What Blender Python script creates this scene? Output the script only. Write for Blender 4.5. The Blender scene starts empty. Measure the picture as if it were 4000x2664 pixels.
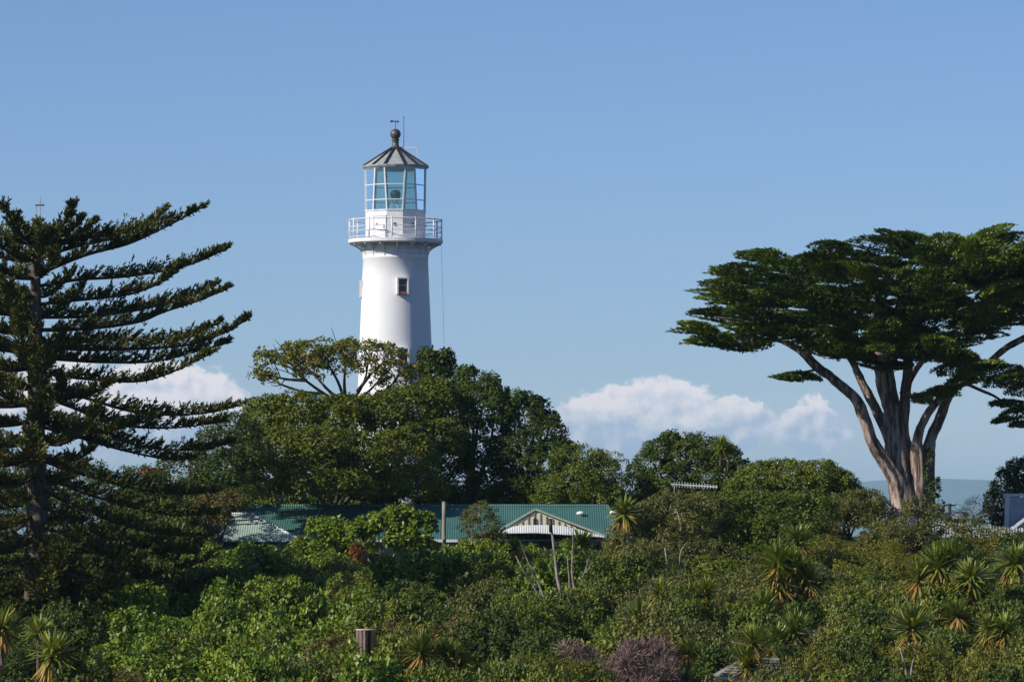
import bpy, math
import numpy as np
from mathutils import Vector, Matrix

R_ = math.radians
SC = bpy.context.scene
COL = SC.collection
F, PYH = 18600.0, 2060.0            # focal length in photo pixels, eye-level row of the photo

# ------------------------------------------------------------------ camera
cam_d = bpy.data.cameras.new('camera')
cam_d.sensor_width = 36.0
cam_d.lens = 36.0 * F / 4000.0
cam_d.shift_y = (PYH - 1332.0) / 4000.0
cam_d.clip_start = 1.0
cam_d.clip_end = 120000.0
cam = bpy.data.objects.new('camera', cam_d)
cam.location = (0, 0, 0)
cam.rotation_euler = (R_(90), 0, 0)
COL.objects.link(cam)
SC.camera = cam

# ------------------------------------------------------------------ sun and sky
SUN_EL, SUN_AZ = 32.0, math.degrees(math.atan2(-0.888, -0.46))
S = Vector((math.sin(R_(SUN_AZ)) * math.cos(R_(SUN_EL)), math.cos(R_(SUN_AZ)) * math.cos(R_(SUN_EL)), math.sin(R_(SUN_EL))))
sun_d = bpy.data.lights.new('sun', 'SUN')
sun_d.energy = 5.0
sun_d.angle = R_(0.5)
sun_d.color = (1.0, 0.93, 0.84)
sun = bpy.data.objects.new('sun', sun_d)
sun.rotation_euler = (-S).to_track_quat('-Z', 'Y').to_euler()
sun.location = (-60, -30, 60)
COL.objects.link(sun)

world = bpy.data.worlds.new('World')
SC.world = world
world.use_nodes = True
wt = world.node_tree
wt.nodes.clear()


class NT:
    """small helper to write node maths"""
    def __init__(s, t):
        s.t = t

    def n(s, kind, **kw):
        x = s.t.nodes.new(kind)
        for k, v in kw.items():
            setattr(x, k, v)
        return x

    def put(s, sock, v):
        if isinstance(v, bpy.types.NodeSocket):
            s.t.links.new(v, sock)
        elif v is not None:
            try:
                sock.default_value = v
            except Exception:
                sock.default_value = tuple(v) + (1.0,)

    def m(s, op, a, b=None, c=None, clamp=False):
        x = s.n('ShaderNodeMath', operation=op, use_clamp=clamp)
        for i, v in enumerate((a, b, c)):
            s.put(x.inputs[i], v)
        return x.outputs[0]

    def mix(s, f, a, b, mode='MIX'):
        x = s.n('ShaderNodeMix', data_type='RGBA', blend_type=mode)
        s.put(x.inputs[0], f)
        s.put(x.inputs[6], a)
        s.put(x.inputs[7], b)
        return x.outputs[2]

    def ramp(s, f, stops, interp='LINEAR'):
        x = s.n('ShaderNodeValToRGB')
        x.color_ramp.interpolation = interp
        e = x.color_ramp.elements
        while len(e) < len(stops):
            e.new(0.5)
        for el, (p, c) in zip(e, stops):
            el.position = p
            el.color = tuple(c) + (1.0,) if len(c) == 3 else c
        s.put(x.inputs[0], f)
        return x.outputs[0]

    def noise(s, vec, scale, detail=3.0, rough=0.55, dist=0.0, dim='3D'):
        x = s.n('ShaderNodeTexNoise', noise_dimensions=dim)
        s.put(x.inputs['Vector'], vec)
        x.inputs['Scale'].default_value = scale
        x.inputs['Detail'].default_value = detail
        x.inputs['Roughness'].default_value = rough
        x.inputs['Distortion'].default_value = dist
        return x.outputs[0]

    def smooth(s, v, a, b, lo=0.0, hi=1.0):
        x = s.n('ShaderNodeMapRange', interpolation_type='SMOOTHSTEP')
        s.put(x.inputs[0], v)
        for i, q in enumerate((a, b, lo, hi)):
            x.inputs[1 + i].default_value = q
        return x.outputs[0]

    def xyz(s, a, b, c):
        x = s.n('ShaderNodeCombineXYZ')
        for i, v in enumerate((a, b, c)):
            s.put(x.inputs[i], v)
        return x.outputs[0]


w = NT(wt)
sky = w.n('ShaderNodeTexSky', sky_type='NISHITA', sun_disc=False)
sky.sun_elevation = R_(SUN_EL)
sky.sun_rotation = R_(SUN_AZ)
sky.altitude = 2000.0
sky.air_density = 1.0
sky.dust_density = 0.3
sky.ozone_density = 6.0
tc = w.n('ShaderNodeTexCoord')
sep = w.n('ShaderNodeSeparateXYZ')
wt.links.new(tc.outputs['Generated'], sep.inputs[0])
dx, dy, dz = sep.outputs
az = w.m('MULTIPLY', w.m('ARCTAN2', dx, dy), F / 100.0)          # in units of 100 photo pixels of arc
el = w.m('MULTIPLY', w.m('ARCSINE', dz), F / 100.0)
# billowy warp of the cloud coordinates
p0 = w.xyz(az, w.m('MULTIPLY', el, 1.25), 3.7)
warp = w.noise(p0, 0.55, 5.0, 0.6)
warp2 = w.noise(w.xyz(az, w.m('MULTIPLY', el, 1.25), 19.1), 0.55, 5.0, 0.6)
wa = w.m('ADD', az, w.m('MULTIPLY', w.m('SUBTRACT', warp, 0.5), 2.6))
we = w.m('ADD', el, w.m('MULTIPLY', w.m('SUBTRACT', warp2, 0.5), 1.9))
# cumulus heaps (azimuth, base elevation, half width, height), standing on a low band all round the horizon
heaps = [(3.8, 3.7, 2.5, 1.75), (6.2, 3.9, 2.2, 2.3), (8.4, 3.8, 2.3, 1.4), (2.3, 3.5, 1.4, 1.1), (11.6, 3.7, 1.35, 1.5),
         (-14.0, 4.3, 4.2, 2.2), (-18.6, 4.0, 4.6, 2.9), (-24.0, 4.0, 4.0, 2.2), (27.0, 4.0, 4.0, 1.8), (36.0, 3.8, 5.0, 2.6),
         (-33.0, 3.8, 5.0, 2.4), (-44.0, 4.0, 4.0, 1.6), (49.0, 4.0, 6.0, 2.2), (-70.0, 4.0, 9.0, 3.0), (75.0, 4.0, 9.0, 2.8)]
dens = None
hrel = None
for (a0, e0, hw, hh) in heaps:
    ta = w.m('DIVIDE', w.m('SUBTRACT', wa, a0), hw)
    te = w.m('DIVIDE', w.m('SUBTRACT', we, e0), hh)
    below = w.m('MULTIPLY', w.m('MINIMUM', te, 0.0), 1.6)
    te2 = w.m('ADD', w.m('MAXIMUM', te, 0.0), w.m('ABSOLUTE', below))
    d = w.m('SUBTRACT', 1.0, w.m('ADD', w.m('MULTIPLY', ta, ta), w.m('MULTIPLY', te2, te2)))
    dens = d if dens is None else w.m('SMOOTH_MAX', dens, d, 0.15)
fine = w.noise(w.xyz(az, el, 8.0), 2.2, 4.0, 0.6)
dens = w.m('ADD', dens, w.m('MULTIPLY', w.m('SUBTRACT', fine, 0.5), 0.55))
mask = w.smooth(dens, 0.0, 0.26)
# relief: difference of the billow noise towards the sun
na = w.noise(w.xyz(az, el, 5.0), 0.8, 5.0, 0.55)
nb = w.noise(w.xyz(w.m('SUBTRACT', az, 0.28), w.m('ADD', el, 0.30), 5.0), 0.8, 5.0, 0.55)
relief = w.m('MULTIPLY', w.m('SUBTRACT', na, nb), 3.2)
lit = w.m('ADD', w.m('ADD', w.smooth(el, 3.4, 4.9, 0.0, 0.85), relief), 0.05, clamp=True)
cloud_c = w.mix(lit, (4.8, 5.8, 7.7), (10.6, 9.7, 9.9))
# thin streaky veil under the heaps
streak = w.noise(w.xyz(w.m('MULTIPLY', az, 0.22), w.m('MULTIPLY', el, 1.6), 2.0), 1.0, 5.0, 0.6)
veil = w.m('MULTIPLY', w.smooth(streak, 0.42, 0.72), w.m('MULTIPLY', w.smooth(el, 0.5, 2.2), w.smooth(el, 5.6, 3.4)))
sky_c = w.mix(1.0, sky.outputs[0], (0.93, 0.92, 1.05), 'MULTIPLY')
c1 = w.mix(w.m('MULTIPLY', veil, 0.75), sky_c, (5.2, 5.9, 7.4))
c1 = w.mix(w.smooth(el, 7.5, 0.0, 0.0, 0.62), c1, (6.9, 7.3, 8.3))
c2 = w.mix(w.m('MULTIPLY', mask, 0.97), c1, cloud_c)
bg = w.n('ShaderNodeBackground')
wt.links.new(c2, bg.inputs[0])
bg.inputs[1].default_value = 0.10
wo = w.n('ShaderNodeOutputWorld')
wt.links.new(bg.outputs[0], wo.inputs[0])

SC.view_settings.view_transform = 'Standard'
SC.view_settings.look = 'None'
SC.view_settings.exposure = 0.0
SC.view_settings.gamma = 1.0
SC.view_settings.use_curve_mapping = False
SC.cycles.use_denoising = True
SC.cycles.max_bounces = 6
SC.cycles.diffuse_bounces = 3
SC.cycles.transparent_max_bounces = 24
SC.cycles.volume_bounces = 0


# ------------------------------------------------------------------ helpers
def P(px, py, Y):
    """the point at distance Y in the direction of a photo pixel"""
    return np.array([(px - 2000.0) * Y / F, Y, (PYH - py) * Y / F])


def tag(o, label=None, cat=None, group=None, kind=None):
    if label: o['label'] = label
    if cat: o['category'] = cat
    if group: o['group'] = group
    if kind: o['kind'] = kind
    return o


def empty(name, loc, label, cat, group=None, rz=0.0):
    o = bpy.data.objects.new(name, None)
    o.location = tuple(float(q) for q in loc)
    o.rotation_euler = (0, 0, rz)
    o.empty_display_size = 0.5
    COL.objects.link(o)
    return tag(o, label, cat, group)


def link(name, me, parent=None, mat=None, loc=(0, 0, 0)):
    o = bpy.data.objects.new(name, me)
    o.location = tuple(float(q) for q in loc)
    COL.objects.link(o)
    if parent: o.parent = parent
    if mat and not me.materials: me.materials.append(mat)
    return o


def clone(o, parent=None):
    c = o.copy()
    COL.objects.link(c)
    c.parent = parent
    for ch in o.children:
        clone(ch, c)
    return c


def smooth_path(pts, k=4):
    p = np.asarray(pts, float)
    if len(p) < 3: return p
    q = np.vstack([2 * p[0] - p[1], p, 2 * p[-1] - p[-2]])
    out = []
    for i in range(1, len(q) - 2):
        for t in np.linspace(0, 1, k, endpoint=False):
            out.append(0.5 * ((2 * q[i]) + (-q[i - 1] + q[i + 1]) * t + (2 * q[i - 1] - 5 * q[i] + 4 * q[i + 1] - q[i + 2]) * t * t
                              + (-q[i - 1] + 3 * q[i] - 3 * q[i + 1] + q[i + 2]) * t ** 3))
    out.append(p[-1])
    return np.array(out)


class MB:
    def __init__(s, o=(0, 0, 0)):
        s.v, s.f, s.o = [], [], np.asarray(o, float)

    def add(s, vs, fs):
        b = len(s.v)
        s.v.extend([tuple(np.asarray(q, float) - s.o) for q in vs])
        s.f.extend([tuple(i + b for i in q) for q in fs])
        return s

    def box(s, c, size, M=None):
        h = np.asarray(size, float) / 2
        vs = np.array([[x, y, z] for x in (-1, 1) for y in (-1, 1) for z in (-1, 1)]) * h
        if M is not None: vs = vs @ np.asarray(M).T
        vs = vs + np.asarray(c, float)
        return s.add(vs, [(0, 1, 3, 2), (4, 6, 7, 5), (0, 4, 5, 1), (2, 3, 7, 6), (0, 2, 6, 4), (1, 5, 7, 3)])

    def bar(s, a, b, w_, d_, up=(0, 0, 1)):
        a, b = np.asarray(a, float), np.asarray(b, float)
        ax = b - a
        L = np.linalg.norm(ax); ax = ax / L
        u = np.asarray(up, float)
        sd = np.cross(ax, u)
        if np.linalg.norm(sd) < 1e-5: sd = np.cross(ax, (1, 0, 0))
        sd /= np.linalg.norm(sd)
        u = np.cross(sd, ax)
        return s.box((a + b) / 2, (L, w_, d_), np.column_stack([ax, sd, u]))

    def tube(s, path, rad, n=8, lump=0.0, rng=None, k=4):
        p0_ = np.asarray(path, float)
        p = smooth_path(p0_, k)
        r = np.interp(np.linspace(0, 1, len(p)), np.linspace(0, 1, len(p0_)), np.broadcast_to(rad, len(p0_)) if np.ndim(rad) == 0 else rad)
        t = np.gradient(p, axis=0)
        t /= np.linalg.norm(t, axis=1)[:, None] + 1e-9
        ref = np.array([0.31, 0.95, 0.05]) if abs(t[:, 1]).mean() < 0.8 else np.array([1.0, 0.1, 0.1])
        vs, fs = [], []
        ang = np.linspace(0, 2 * np.pi, n, endpoint=False)
        off = np.zeros(n)
        if lump and rng is not None: off = rng.normal(0, lump, n)
        for i in range(len(p)):
            a = np.cross(t[i], ref); a /= np.linalg.norm(a) + 1e-9
            b = np.cross(t[i], a)
            rr = r[i] * (1 + off)
            if lump and rng is not None: off = off * 0.86 + rng.normal(0, lump * 0.5, n)
            vs.extend(p[i] + np.outer(rr * np.cos(ang), a) + np.outer(rr * np.sin(ang), b))
        for i in range(len(p) - 1):
            for j in range(n):
                j2 = (j + 1) % n
                fs.append((i * n + j, i * n + j2, (i + 1) * n + j2, (i + 1) * n + j))
        fs.append(tuple(range(n))[::-1])
        fs.append(tuple((len(p) - 1) * n + j for j in range(n)))
        return s.add(vs, fs)

    def lathe(s, prof, n=48, c=(0, 0, 0), cap=True):
        vs, fs = [], []
        c = np.asarray(c, float)
        for (r, z) in prof:
            for j in range(n):
                a = 2 * np.pi * j / n
                vs.append(c + (r * math.sin(a), -r * math.cos(a), z))
        m = len(prof)
        for i in range(m - 1):
            for j in range(n):
                j2 = (j + 1) % n
                fs.append((i * n + j, i * n + j2, (i + 1) * n + j2, (i + 1) * n + j))
        if cap:
            fs.append(tuple(range(n))[::-1])
            fs.append(tuple((m - 1) * n + j for j in range(n)))
        return s.add(vs, fs)

    def poly(s, pts, thick):
        """a flat polygon extruded along thick (vector)"""
        pts = [np.asarray(q, float) for q in pts]
        n = len(pts)
        th = np.asarray(thick, float)
        vs = pts + [q + th for q in pts]
        fs = [tuple(range(n))[::-1], tuple(range(n, 2 * n))]
        for i in range(n):
            j = (i + 1) % n
            fs.append((i, j, j + n, i + n))
        return s.add(vs, fs)

    def mesh(s, name, mat=None, smooth=False):
        me = bpy.data.meshes.new(name)
        me.from_pydata(s.v, [], s.f)
        if smooth: me.polygons.foreach_set('use_smooth', [True] * len(me.polygons))
        if mat: me.materials.append(mat)
        me.update()
        return me

    def build(s, name, mat, parent=None, smooth=False):
        return link(name, s.mesh(name, mat, smooth), parent)


def unit(a):
    return a / (np.linalg.norm(a, axis=-1, keepdims=True) + 1e-9)


def leaf_quads(c, axis, nrm, L, W):
    """diamond shaped leaves: base point, long axis, face normal, length, width"""
    axis = unit(axis)
    side = unit(np.cross(axis, nrm))
    L = np.broadcast_to(L, len(c))[:, None]
    W = np.broadcast_to(W, len(c))[:, None]
    mid = c + axis * L * 0.45
    return np.stack([c, mid + side * W * 0.5, c + axis * L, mid - side * W * 0.5], axis=1)


def quad_mesh(name, V, tint, mat):
    n = len(V)
    me = bpy.data.meshes.new(name)
    me.vertices.add(4 * n)
    me.vertices.foreach_set('co', np.ascontiguousarray(V, dtype=np.float32).ravel())
    me.loops.add(4 * n)
    me.loops.foreach_set('vertex_index', np.arange(4 * n, dtype=np.int32))
    me.polygons.add(n)
    me.polygons.foreach_set('loop_start', np.arange(0, 4 * n, 4, dtype=np.int32))
    a = me.attributes.new('tint', 'FLOAT', 'FACE')
    a.data.foreach_set('value', np.asarray(tint, dtype=np.float32))
    me.update(calc_edges=True)
    me.materials.append(mat)
    return me


def clumps(rng, C, Rc, out, nleaf, L, W, flat=0.75, droop=0.25, tint0=None):
    """leaves over the outer side of small clumps; returns quads and tints"""
    M = len(C)
    idx = np.repeat(np.arange(M), nleaf)
    n = len(idx)
    up = np.array([0, 0, 1.0])
    d = unit(rng.normal(0, 1, (n, 3)) + 0.8 * out[idx] + 0.45 * up)
    pos = C[idx] + d * (np.asarray(Rc)[idx] * rng.uniform(0.55, 1.08, n))[:, None] * np.array([1, 1, flat])
    nrm = unit(0.7 * d + 0.55 * up + rng.normal(0, 0.42, (n, 3)))
    ax = np.cross(nrm, rng.normal(0, 1, (n, 3)))
    ax = unit(ax) + 0.5 * d - np.array([0, 0, droop])
    k = rng.uniform(0.7, 1.25, n)
    V = leaf_quads(pos, ax, nrm, L * k, W * k)
    ct = rng.uniform(0, 1, M) if tint0 is None else tint0
    t = np.clip(0.55 * ct[idx] + 0.45 * rng.uniform(0, 1, n), 0, 1)
    return V, t


def lobe_points(rng, lobes, spacing, zmin=-0.45):
    """points over the outside of a set of ellipsoids (cx,cy,cz,rx,ry,rz), with outward directions"""
    lob = np.asarray(lobes, float)
    Cs, Os = [], []
    for i, (cx, cy, cz, rx, ry, rz) in enumerate(lob):
        area = 2.6 * np.pi * ((rx * ry + rx * rz + ry * rz) / 3)
        n = max(8, int(area / spacing ** 2))
        d = unit(rng.normal(0, 1, (n * 2, 3)))
        d = d[d[:, 2] > zmin][:n]
        p = np.array([cx, cy, cz]) + d * np.array([rx, ry, rz]) * rng.uniform(0.86, 1.08, len(d))[:, None]
        keep = np.ones(len(p), bool)
        for j, l2 in enumerate(lob):
            if j == i: continue
            q = ((p - l2[:3]) / (l2[3:] * 0.84))
            keep &= (q ** 2).sum(1) > 1
        Cs.append(p[keep])
        Os.append(unit(d / np.array([rx, ry, rz]))[keep])
    return np.vstack(Cs), np.vstack(Os)


def lobe_crown(rng, lobes, spacing=0.5, rc=0.36, nleaf=60, L=0.17, W=0.09, flat=0.8, droop=0.25, inner=True, zmin=-0.45):
    if W > 0.04: L, W, nleaf, spacing = L * 0.84, W * 0.84, int(nleaf * 1.36), spacing * 1.03
    C, O = lobe_points(rng, lobes, spacing, zmin)
    V, t = clumps(rng, C, rc * rng.uniform(0.65, 1.35, len(C)), O, nleaf, L, W, flat, droop)
    if inner:      # a sparser inner layer so that the crown has depth
        lob2 = np.asarray(lobes, float).copy()
        lob2[:, 3:] *= 0.72
        C2, O2 = lobe_points(rng, lob2, spacing * 1.25, zmin)
        V2, t2 = clumps(rng, C2, rc * 1.3 * np.ones(len(C2)), O2, int(nleaf * 0.5), L * 1.5, W * 1.75, flat, droop)
        V, t = np.concatenate([V, V2]), np.concatenate([t, t2])
    return V, t


# ------------------------------------------------------------------ materials
MATS = {}


def newmat(name):
    m = bpy.data.materials.new(name)
    m.use_nodes = True
    t = m.node_tree
    t.nodes.clear()
    return m, NT(t)


def finish(m, k, shader, vol=None):
    o = k.n('ShaderNodeOutputMaterial')
    if shader is not None: k.t.links.new(shader, o.inputs[0])
    if vol is not None: k.t.links.new(vol, o.inputs[1])
    return m


def foliage(name, stops, rough=0.5, trans=0.22, spec=0.35, objvar=0.12, patch=0.0):
    trans *= 0.7
    m, k = newmat(name)
    at = k.n('ShaderNodeAttribute', attribute_name='tint')
    oi = k.n('ShaderNodeObjectInfo')
    f = k.m('ADD', at.outputs['Fac'], k.m('MULTIPLY', k.m('SUBTRACT', oi.outputs['Random'], 0.5), objvar * 2), clamp=True)
    if patch:
        g = k.n('ShaderNodeNewGeometry')
        nz = k.noise(g.outputs['Position'], 0.45, 2.0)
        f = k.m('ADD', f, k.m('MULTIPLY', k.m('SUBTRACT', nz, 0.5), patch), clamp=True)
    c = k.ramp(f, stops)
    b = k.n('ShaderNodeBsdfPrincipled')
    k.put(b.inputs['Base Color'], c)
    b.inputs['Roughness'].default_value = rough
    b.inputs['Specular IOR Level'].default_value = spec
    tr = k.n('ShaderNodeBsdfTranslucent')
    k.put(tr.inputs[0], k.mix(1.0, c, (1.25, 1.2, 0.55), 'MULTIPLY'))
    mx = k.n('ShaderNodeMixShader')
    mx.inputs[0].default_value = trans
    k.t.links.new(b.outputs[0], mx.inputs[1])
    k.t.links.new(tr.outputs[0], mx.inputs[2])
    return finish(m, k, mx.outputs[0])


def surface(name, c1_, c2_, scale=4.0, rough=0.7, stretch=(1, 1, 1), bump=0.0, bscale=20.0, metal=0.0, spec=0.3, detail=5.0, lo=0.35, hi=0.7):
    m, k = newmat(name)
    tcn = k.n('ShaderNodeTexCoord')
    mp = k.n('ShaderNodeMapping')
    mp.inputs['Scale'].default_value = stretch
    k.t.links.new(tcn.outputs['Object'], mp.inputs[0])
    nz = k.noise(mp.outputs[0], scale, detail, 0.6)
    c = k.mix(k.smooth(nz, lo, hi), c1_, c2_)
    b = k.n('ShaderNodeBsdfPrincipled')
    k.put(b.inputs['Base Color'], c)
    b.inputs['Roughness'].default_value = rough
    b.inputs['Metallic'].default_value = metal
    b.inputs['Specular IOR Level'].default_value = spec
    if bump:
        bp = k.n('ShaderNodeBump')
        bp.inputs['Strength'].default_value = bump
        bp.inputs['Distance'].default_value = 0.05
        k.t.links.new(k.noise(mp.outputs[0], bscale, 6.0, 0.65), bp.inputs['Height'])
        k.t.links.new(bp.outputs[0], b.inputs['Normal'])
    return finish(m, k, b.outputs[0])


M_ = {}
M_['norfolk'] = foliage('norfolk_foliage', [(0, (0.0372, 0.0545, 0.0085)), (0.6, (0.0812, 0.0896, 0.0127)), (1, (0.1692, 0.1409, 0.0219))], 0.55, 0.10)
M_['cypress'] = foliage('cypress_foliage', [(0, (0.0392, 0.0689, 0.0115)), (0.55, (0.1029, 0.1552, 0.0214)), (1, (0.2567, 0.3152, 0.0396))], 0.6, 0.08, 0.2, 0.2)
M_['bright'] = foliage('bright_leaf', [(0, (0.0697, 0.1229, 0.0105)), (0.55, (0.1394, 0.2143, 0.0165)), (1, (0.2675, 0.3074, 0.0262))], 0.46, 0.2, 0.33, 0.15, 0.3)
M_['mid'] = foliage('mid_leaf', [(0, (0.0626, 0.1, 0.0116)), (0.6, (0.1203, 0.1576, 0.0166)), (1, (0.2359, 0.2267, 0.0282))], 0.5, 0.16, 0.28, 0.18, 0.3)
M_['olive'] = foliage('olive_leaf', [(0, (0.0747, 0.0882, 0.0175)), (0.6, (0.1368, 0.1411, 0.0292)), (1, (0.2385, 0.2081, 0.0506))], 0.55, 0.18, 0.35, 0.18, 0.3)
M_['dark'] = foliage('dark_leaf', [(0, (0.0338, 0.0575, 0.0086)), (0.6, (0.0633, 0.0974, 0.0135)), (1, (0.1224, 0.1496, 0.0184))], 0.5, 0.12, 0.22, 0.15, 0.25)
M_['yellow'] = foliage('yellow_green_leaf', [(0, (0.0888, 0.1021, 0.0086)), (0.6, (0.1583, 0.1633, 0.0155)), (1, (0.2703, 0.2178, 0.0302))], 0.55, 0.2, 0.3, 0.15, 0.3)
M_['brown'] = foliage('brown_leaf', [(0, (0.0813, 0.0718, 0.0198)), (0.6, (0.1381, 0.1123, 0.0317)), (1, (0.2438, 0.1638, 0.0544))], 0.65, 0.12, 0.2, 0.15, 0.3)
M_['twig'] = foliage('bare_twig', [(0, (0.1125, 0.0798, 0.0648)), (0.6, (0.225, 0.1522, 0.1283)), (1, (0.36, 0.2465, 0.2025))], 0.8, 0.0, 0.1, 0.1)
M_['rust'] = foliage('rusty_leaf', [(0, (0.10, 0.035, 0.012)), (0.6, (0.20, 0.07, 0.022)), (1, (0.30, 0.13, 0.04))], 0.7, 0.15, 0.2, 0.1)
M_['coral'] = foliage('umbrella_leaf', [(0, (0.0747, 0.1008, 0.0095)), (0.5, (0.1286, 0.1546, 0.0142)), (0.86, (0.2074, 0.1932, 0.0206)), (1, (0.4147, 0.2016, 0.0278))], 0.5, 0.18, 0.28, 0.1, 0.3)
M_['cabbage'] = foliage('cabbage_leaf', [(0, (0.087, 0.1352, 0.0158)), (0.6, (0.1847, 0.228, 0.0297)), (1, (0.3698, 0.3671, 0.0594))], 0.42, 0.2, 0.5, 0.12)
M_['skirt'] = foliage('dry_cabbage_leaf', [(0, (0.168, 0.102, 0.022)), (0.5, (0.36, 0.228, 0.0495)), (1, (0.552, 0.384, 0.11))], 0.7, 0.2, 0.2, 0.1)
M_['bark'] = surface('grey_bark', (0.055, 0.042, 0.032), (0.16, 0.13, 0.105), 6.0, 0.9, (1, 1, 0.35), 0.8, 16)
M_['darkbark'] = surface('dark_bark', (0.028, 0.021, 0.016), (0.085, 0.065, 0.05), 6.0, 0.9, (1, 1, 0.35), 0.8, 16)
M_['cypressbark'] = surface('cypress_bark', (0.085, 0.058, 0.043), (0.50, 0.385, 0.315), 2.6, 0.9, (1.6, 1.6, 0.28), 1.0, 7)
M_['palebark'] = surface('pale_dead_wood', (0.17, 0.13, 0.105), (0.42, 0.36, 0.31), 8.0, 0.85, (1, 1, 0.3), 0.5, 20)
M_['ground'] = surface('ground_litter', (0.030, 0.032, 0.012), (0.075, 0.062, 0.030), 0.35, 0.95, bump=0.8, bscale=3.0)
M_['hill'] = surface('far_bush_hill', (0.035, 0.060, 0.030), (0.065, 0.085, 0.040), 0.002, 0.95)
M_['black'] = surface('dark_iron', (0.020, 0.021, 0.024), (0.045, 0.045, 0.048), 12, 0.5)
M_['navy'] = surface('navy_roof', (0.020, 0.027, 0.055), (0.030, 0.040, 0.075), 3, 0.6)
M_['timber'] = surface('weathered_post', (0.22, 0.20, 0.14), (0.40, 0.36, 0.27), 5, 0.85, (3, 3, 0.3), 0.4, 30)
M_['white'] = surface('white_paint', (0.72, 0.72, 0.71), (0.82, 0.82, 0.81), 3, 0.55)
M_['trim'] = surface('white_trim', (0.70, 0.70, 0.70), (0.80, 0.80, 0.79), 6, 0.45)
M_['cream'] = surface('cream_board', (0.66, 0.63, 0.44), (0.76, 0.73, 0.54), 5, 0.7, (4, 4, 0.5))
M_['palegreen'] = surface('pale_green_board', (0.34, 0.40, 0.30), (0.44, 0.49, 0.38), 5, 0.7)
M_['gutter_shade'] = surface('dark_gutter_and_shade', (0.03, 0.035, 0.03), (0.05, 0.055, 0.05), 5, 0.8)  # near-black: the wing gutter's colour, and painted shade below the awning
M_['redpaint'] = surface('red_roof_paint', (0.42, 0.055, 0.030), (0.55, 0.085, 0.045), 5, 0.6)
M_['redsill'] = surface('red_sill_paint', (0.34, 0.10, 0.07), (0.48, 0.20, 0.15), 9, 0.7)
M_['lead'] = surface('weathered_lead', (0.30, 0.32, 0.31), (0.43, 0.44, 0.42), 4, 0.55, (1, 1, 0.5), metal=0.0)
M_['copper'] = surface('dull_copper', (0.085, 0.080, 0.078), (0.16, 0.14, 0.13), 7, 0.45, metal=0.4)
M_['stone'] = surface('stump_side', (0.16, 0.105, 0.085), (0.36, 0.27, 0.23), 5, 0.9, (6, 6, 0.4), 0.6, 20)
M_['sawn'] = surface('sawn_wood', (0.50, 0.36, 0.31), (0.66, 0.52, 0.46), 9, 0.85)
M_['orangewood'] = surface('split_orange_wood', (0.34, 0.19, 0.07), (0.52, 0.33, 0.14), 5, 0.85, (5, 5, 0.4))
M_['shingle'] = surface('grey_shingle', (0.17, 0.165, 0.14), (0.30, 0.29, 0.25), 5, 0.9, bump=0.4)
M_['bluegrey'] = surface('blue_grey_panel', (0.34, 0.36, 0.42), (0.46, 0.48, 0.54), 1.5, 0.25, spec=0.6)  # even blue-grey for porch panes, hut wall and window transoms
M_['winglass'] = surface('dark_window', (0.012, 0.013, 0.016), (0.02, 0.022, 0.026), 3, 0.15, spec=0.6)


def tower_paint():
    m, k = newmat('tower_paint')
    tcn = k.n('ShaderNodeTexCoord')
    sp = k.n('ShaderNodeSeparateXYZ')
    k.t.links.new(tcn.outputs['Object'], sp.inputs[0])
    a = k.m('ARCTAN2', sp.outputs[0], sp.outputs[1])
    vec = k.xyz(k.m('MULTIPLY', a, 6.0), 0.0, k.m('MULTIPLY', sp.outputs[2], 0.25))
    streak_ = k.noise(vec, 1.4, 5.0, 0.65)
    patch_ = k.noise(tcn.outputs['Object'], 0.55, 3.0)
    f = k.m('MULTIPLY', k.smooth(streak_, 0.55, 0.80), k.smooth(patch_, 0.40, 0.70))
    c = k.mix(k.m('MULTIPLY', f, 0.8), (0.82, 0.82, 0.81), (0.62, 0.48, 0.38))
    grime = k.noise(tcn.outputs['Object'], 3.0, 5.0)
    c = k.mix(k.m('MULTIPLY', k.smooth(grime, 0.5, 0.8), 0.18), c, (0.55, 0.57, 0.58))
    b = k.n('ShaderNodeBsdfPrincipled')
    k.put(b.inputs['Base Color'], c)
    b.inputs['Roughness'].default_value = 0.6
    b.inputs['Specular IOR Level'].default_value = 0.25
    # faint riveted plate joints
    fr = k.m('FRACT', k.m('MULTIPLY', a, 8 / (2 * math.pi)))
    seam = k.smooth(k.m('ABSOLUTE', k.m('SUBTRACT', fr, 0.5)), 0.004, 0.012)
    bp = k.n('ShaderNodeBump')
    bp.inputs['Strength'].default_value = 0.5
    bp.inputs['Distance'].default_value = 0.02
    k.t.links.new(seam, bp.inputs['Height'])
    k.t.links.new(bp.outputs[0], b.inputs['Normal'])
    return finish(m, k, b.outputs[0])


def lantern_glass():
    m, k = newmat('lantern_glass')
    tr = k.n('ShaderNodeBsdfTransparent')
    tr.inputs[0].default_value = (0.84, 0.93, 0.92, 1)
    gl = k.n('ShaderNodeBsdfGlossy')
    gl.inputs[0].default_value = (0.85, 0.95, 0.97, 1)
    gl.inputs[1].default_value = 0.08
    df = k.n('ShaderNodeBsdfDiffuse')
    df.inputs[0].default_value = (0.16, 0.34, 0.36, 1)
    fr = k.n('ShaderNodeFresnel')
    fr.inputs[0].default_value = 1.5
    m1 = k.n('ShaderNodeMixShader')
    k.t.links.new(fr.outputs[0], m1.inputs[0])
    k.t.links.new(tr.outputs[0], m1.inputs[1])
    k.t.links.new(gl.outputs[0], m1.inputs[2])
    m2 = k.n('ShaderNodeMixShader')
    m2.inputs[0].default_value = 0.08
    k.t.links.new(m1.outputs[0], m2.inputs[1])
    k.t.links.new(df.outputs[0], m2.inputs[2])
    return finish(m, k, m2.outputs[0])


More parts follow.
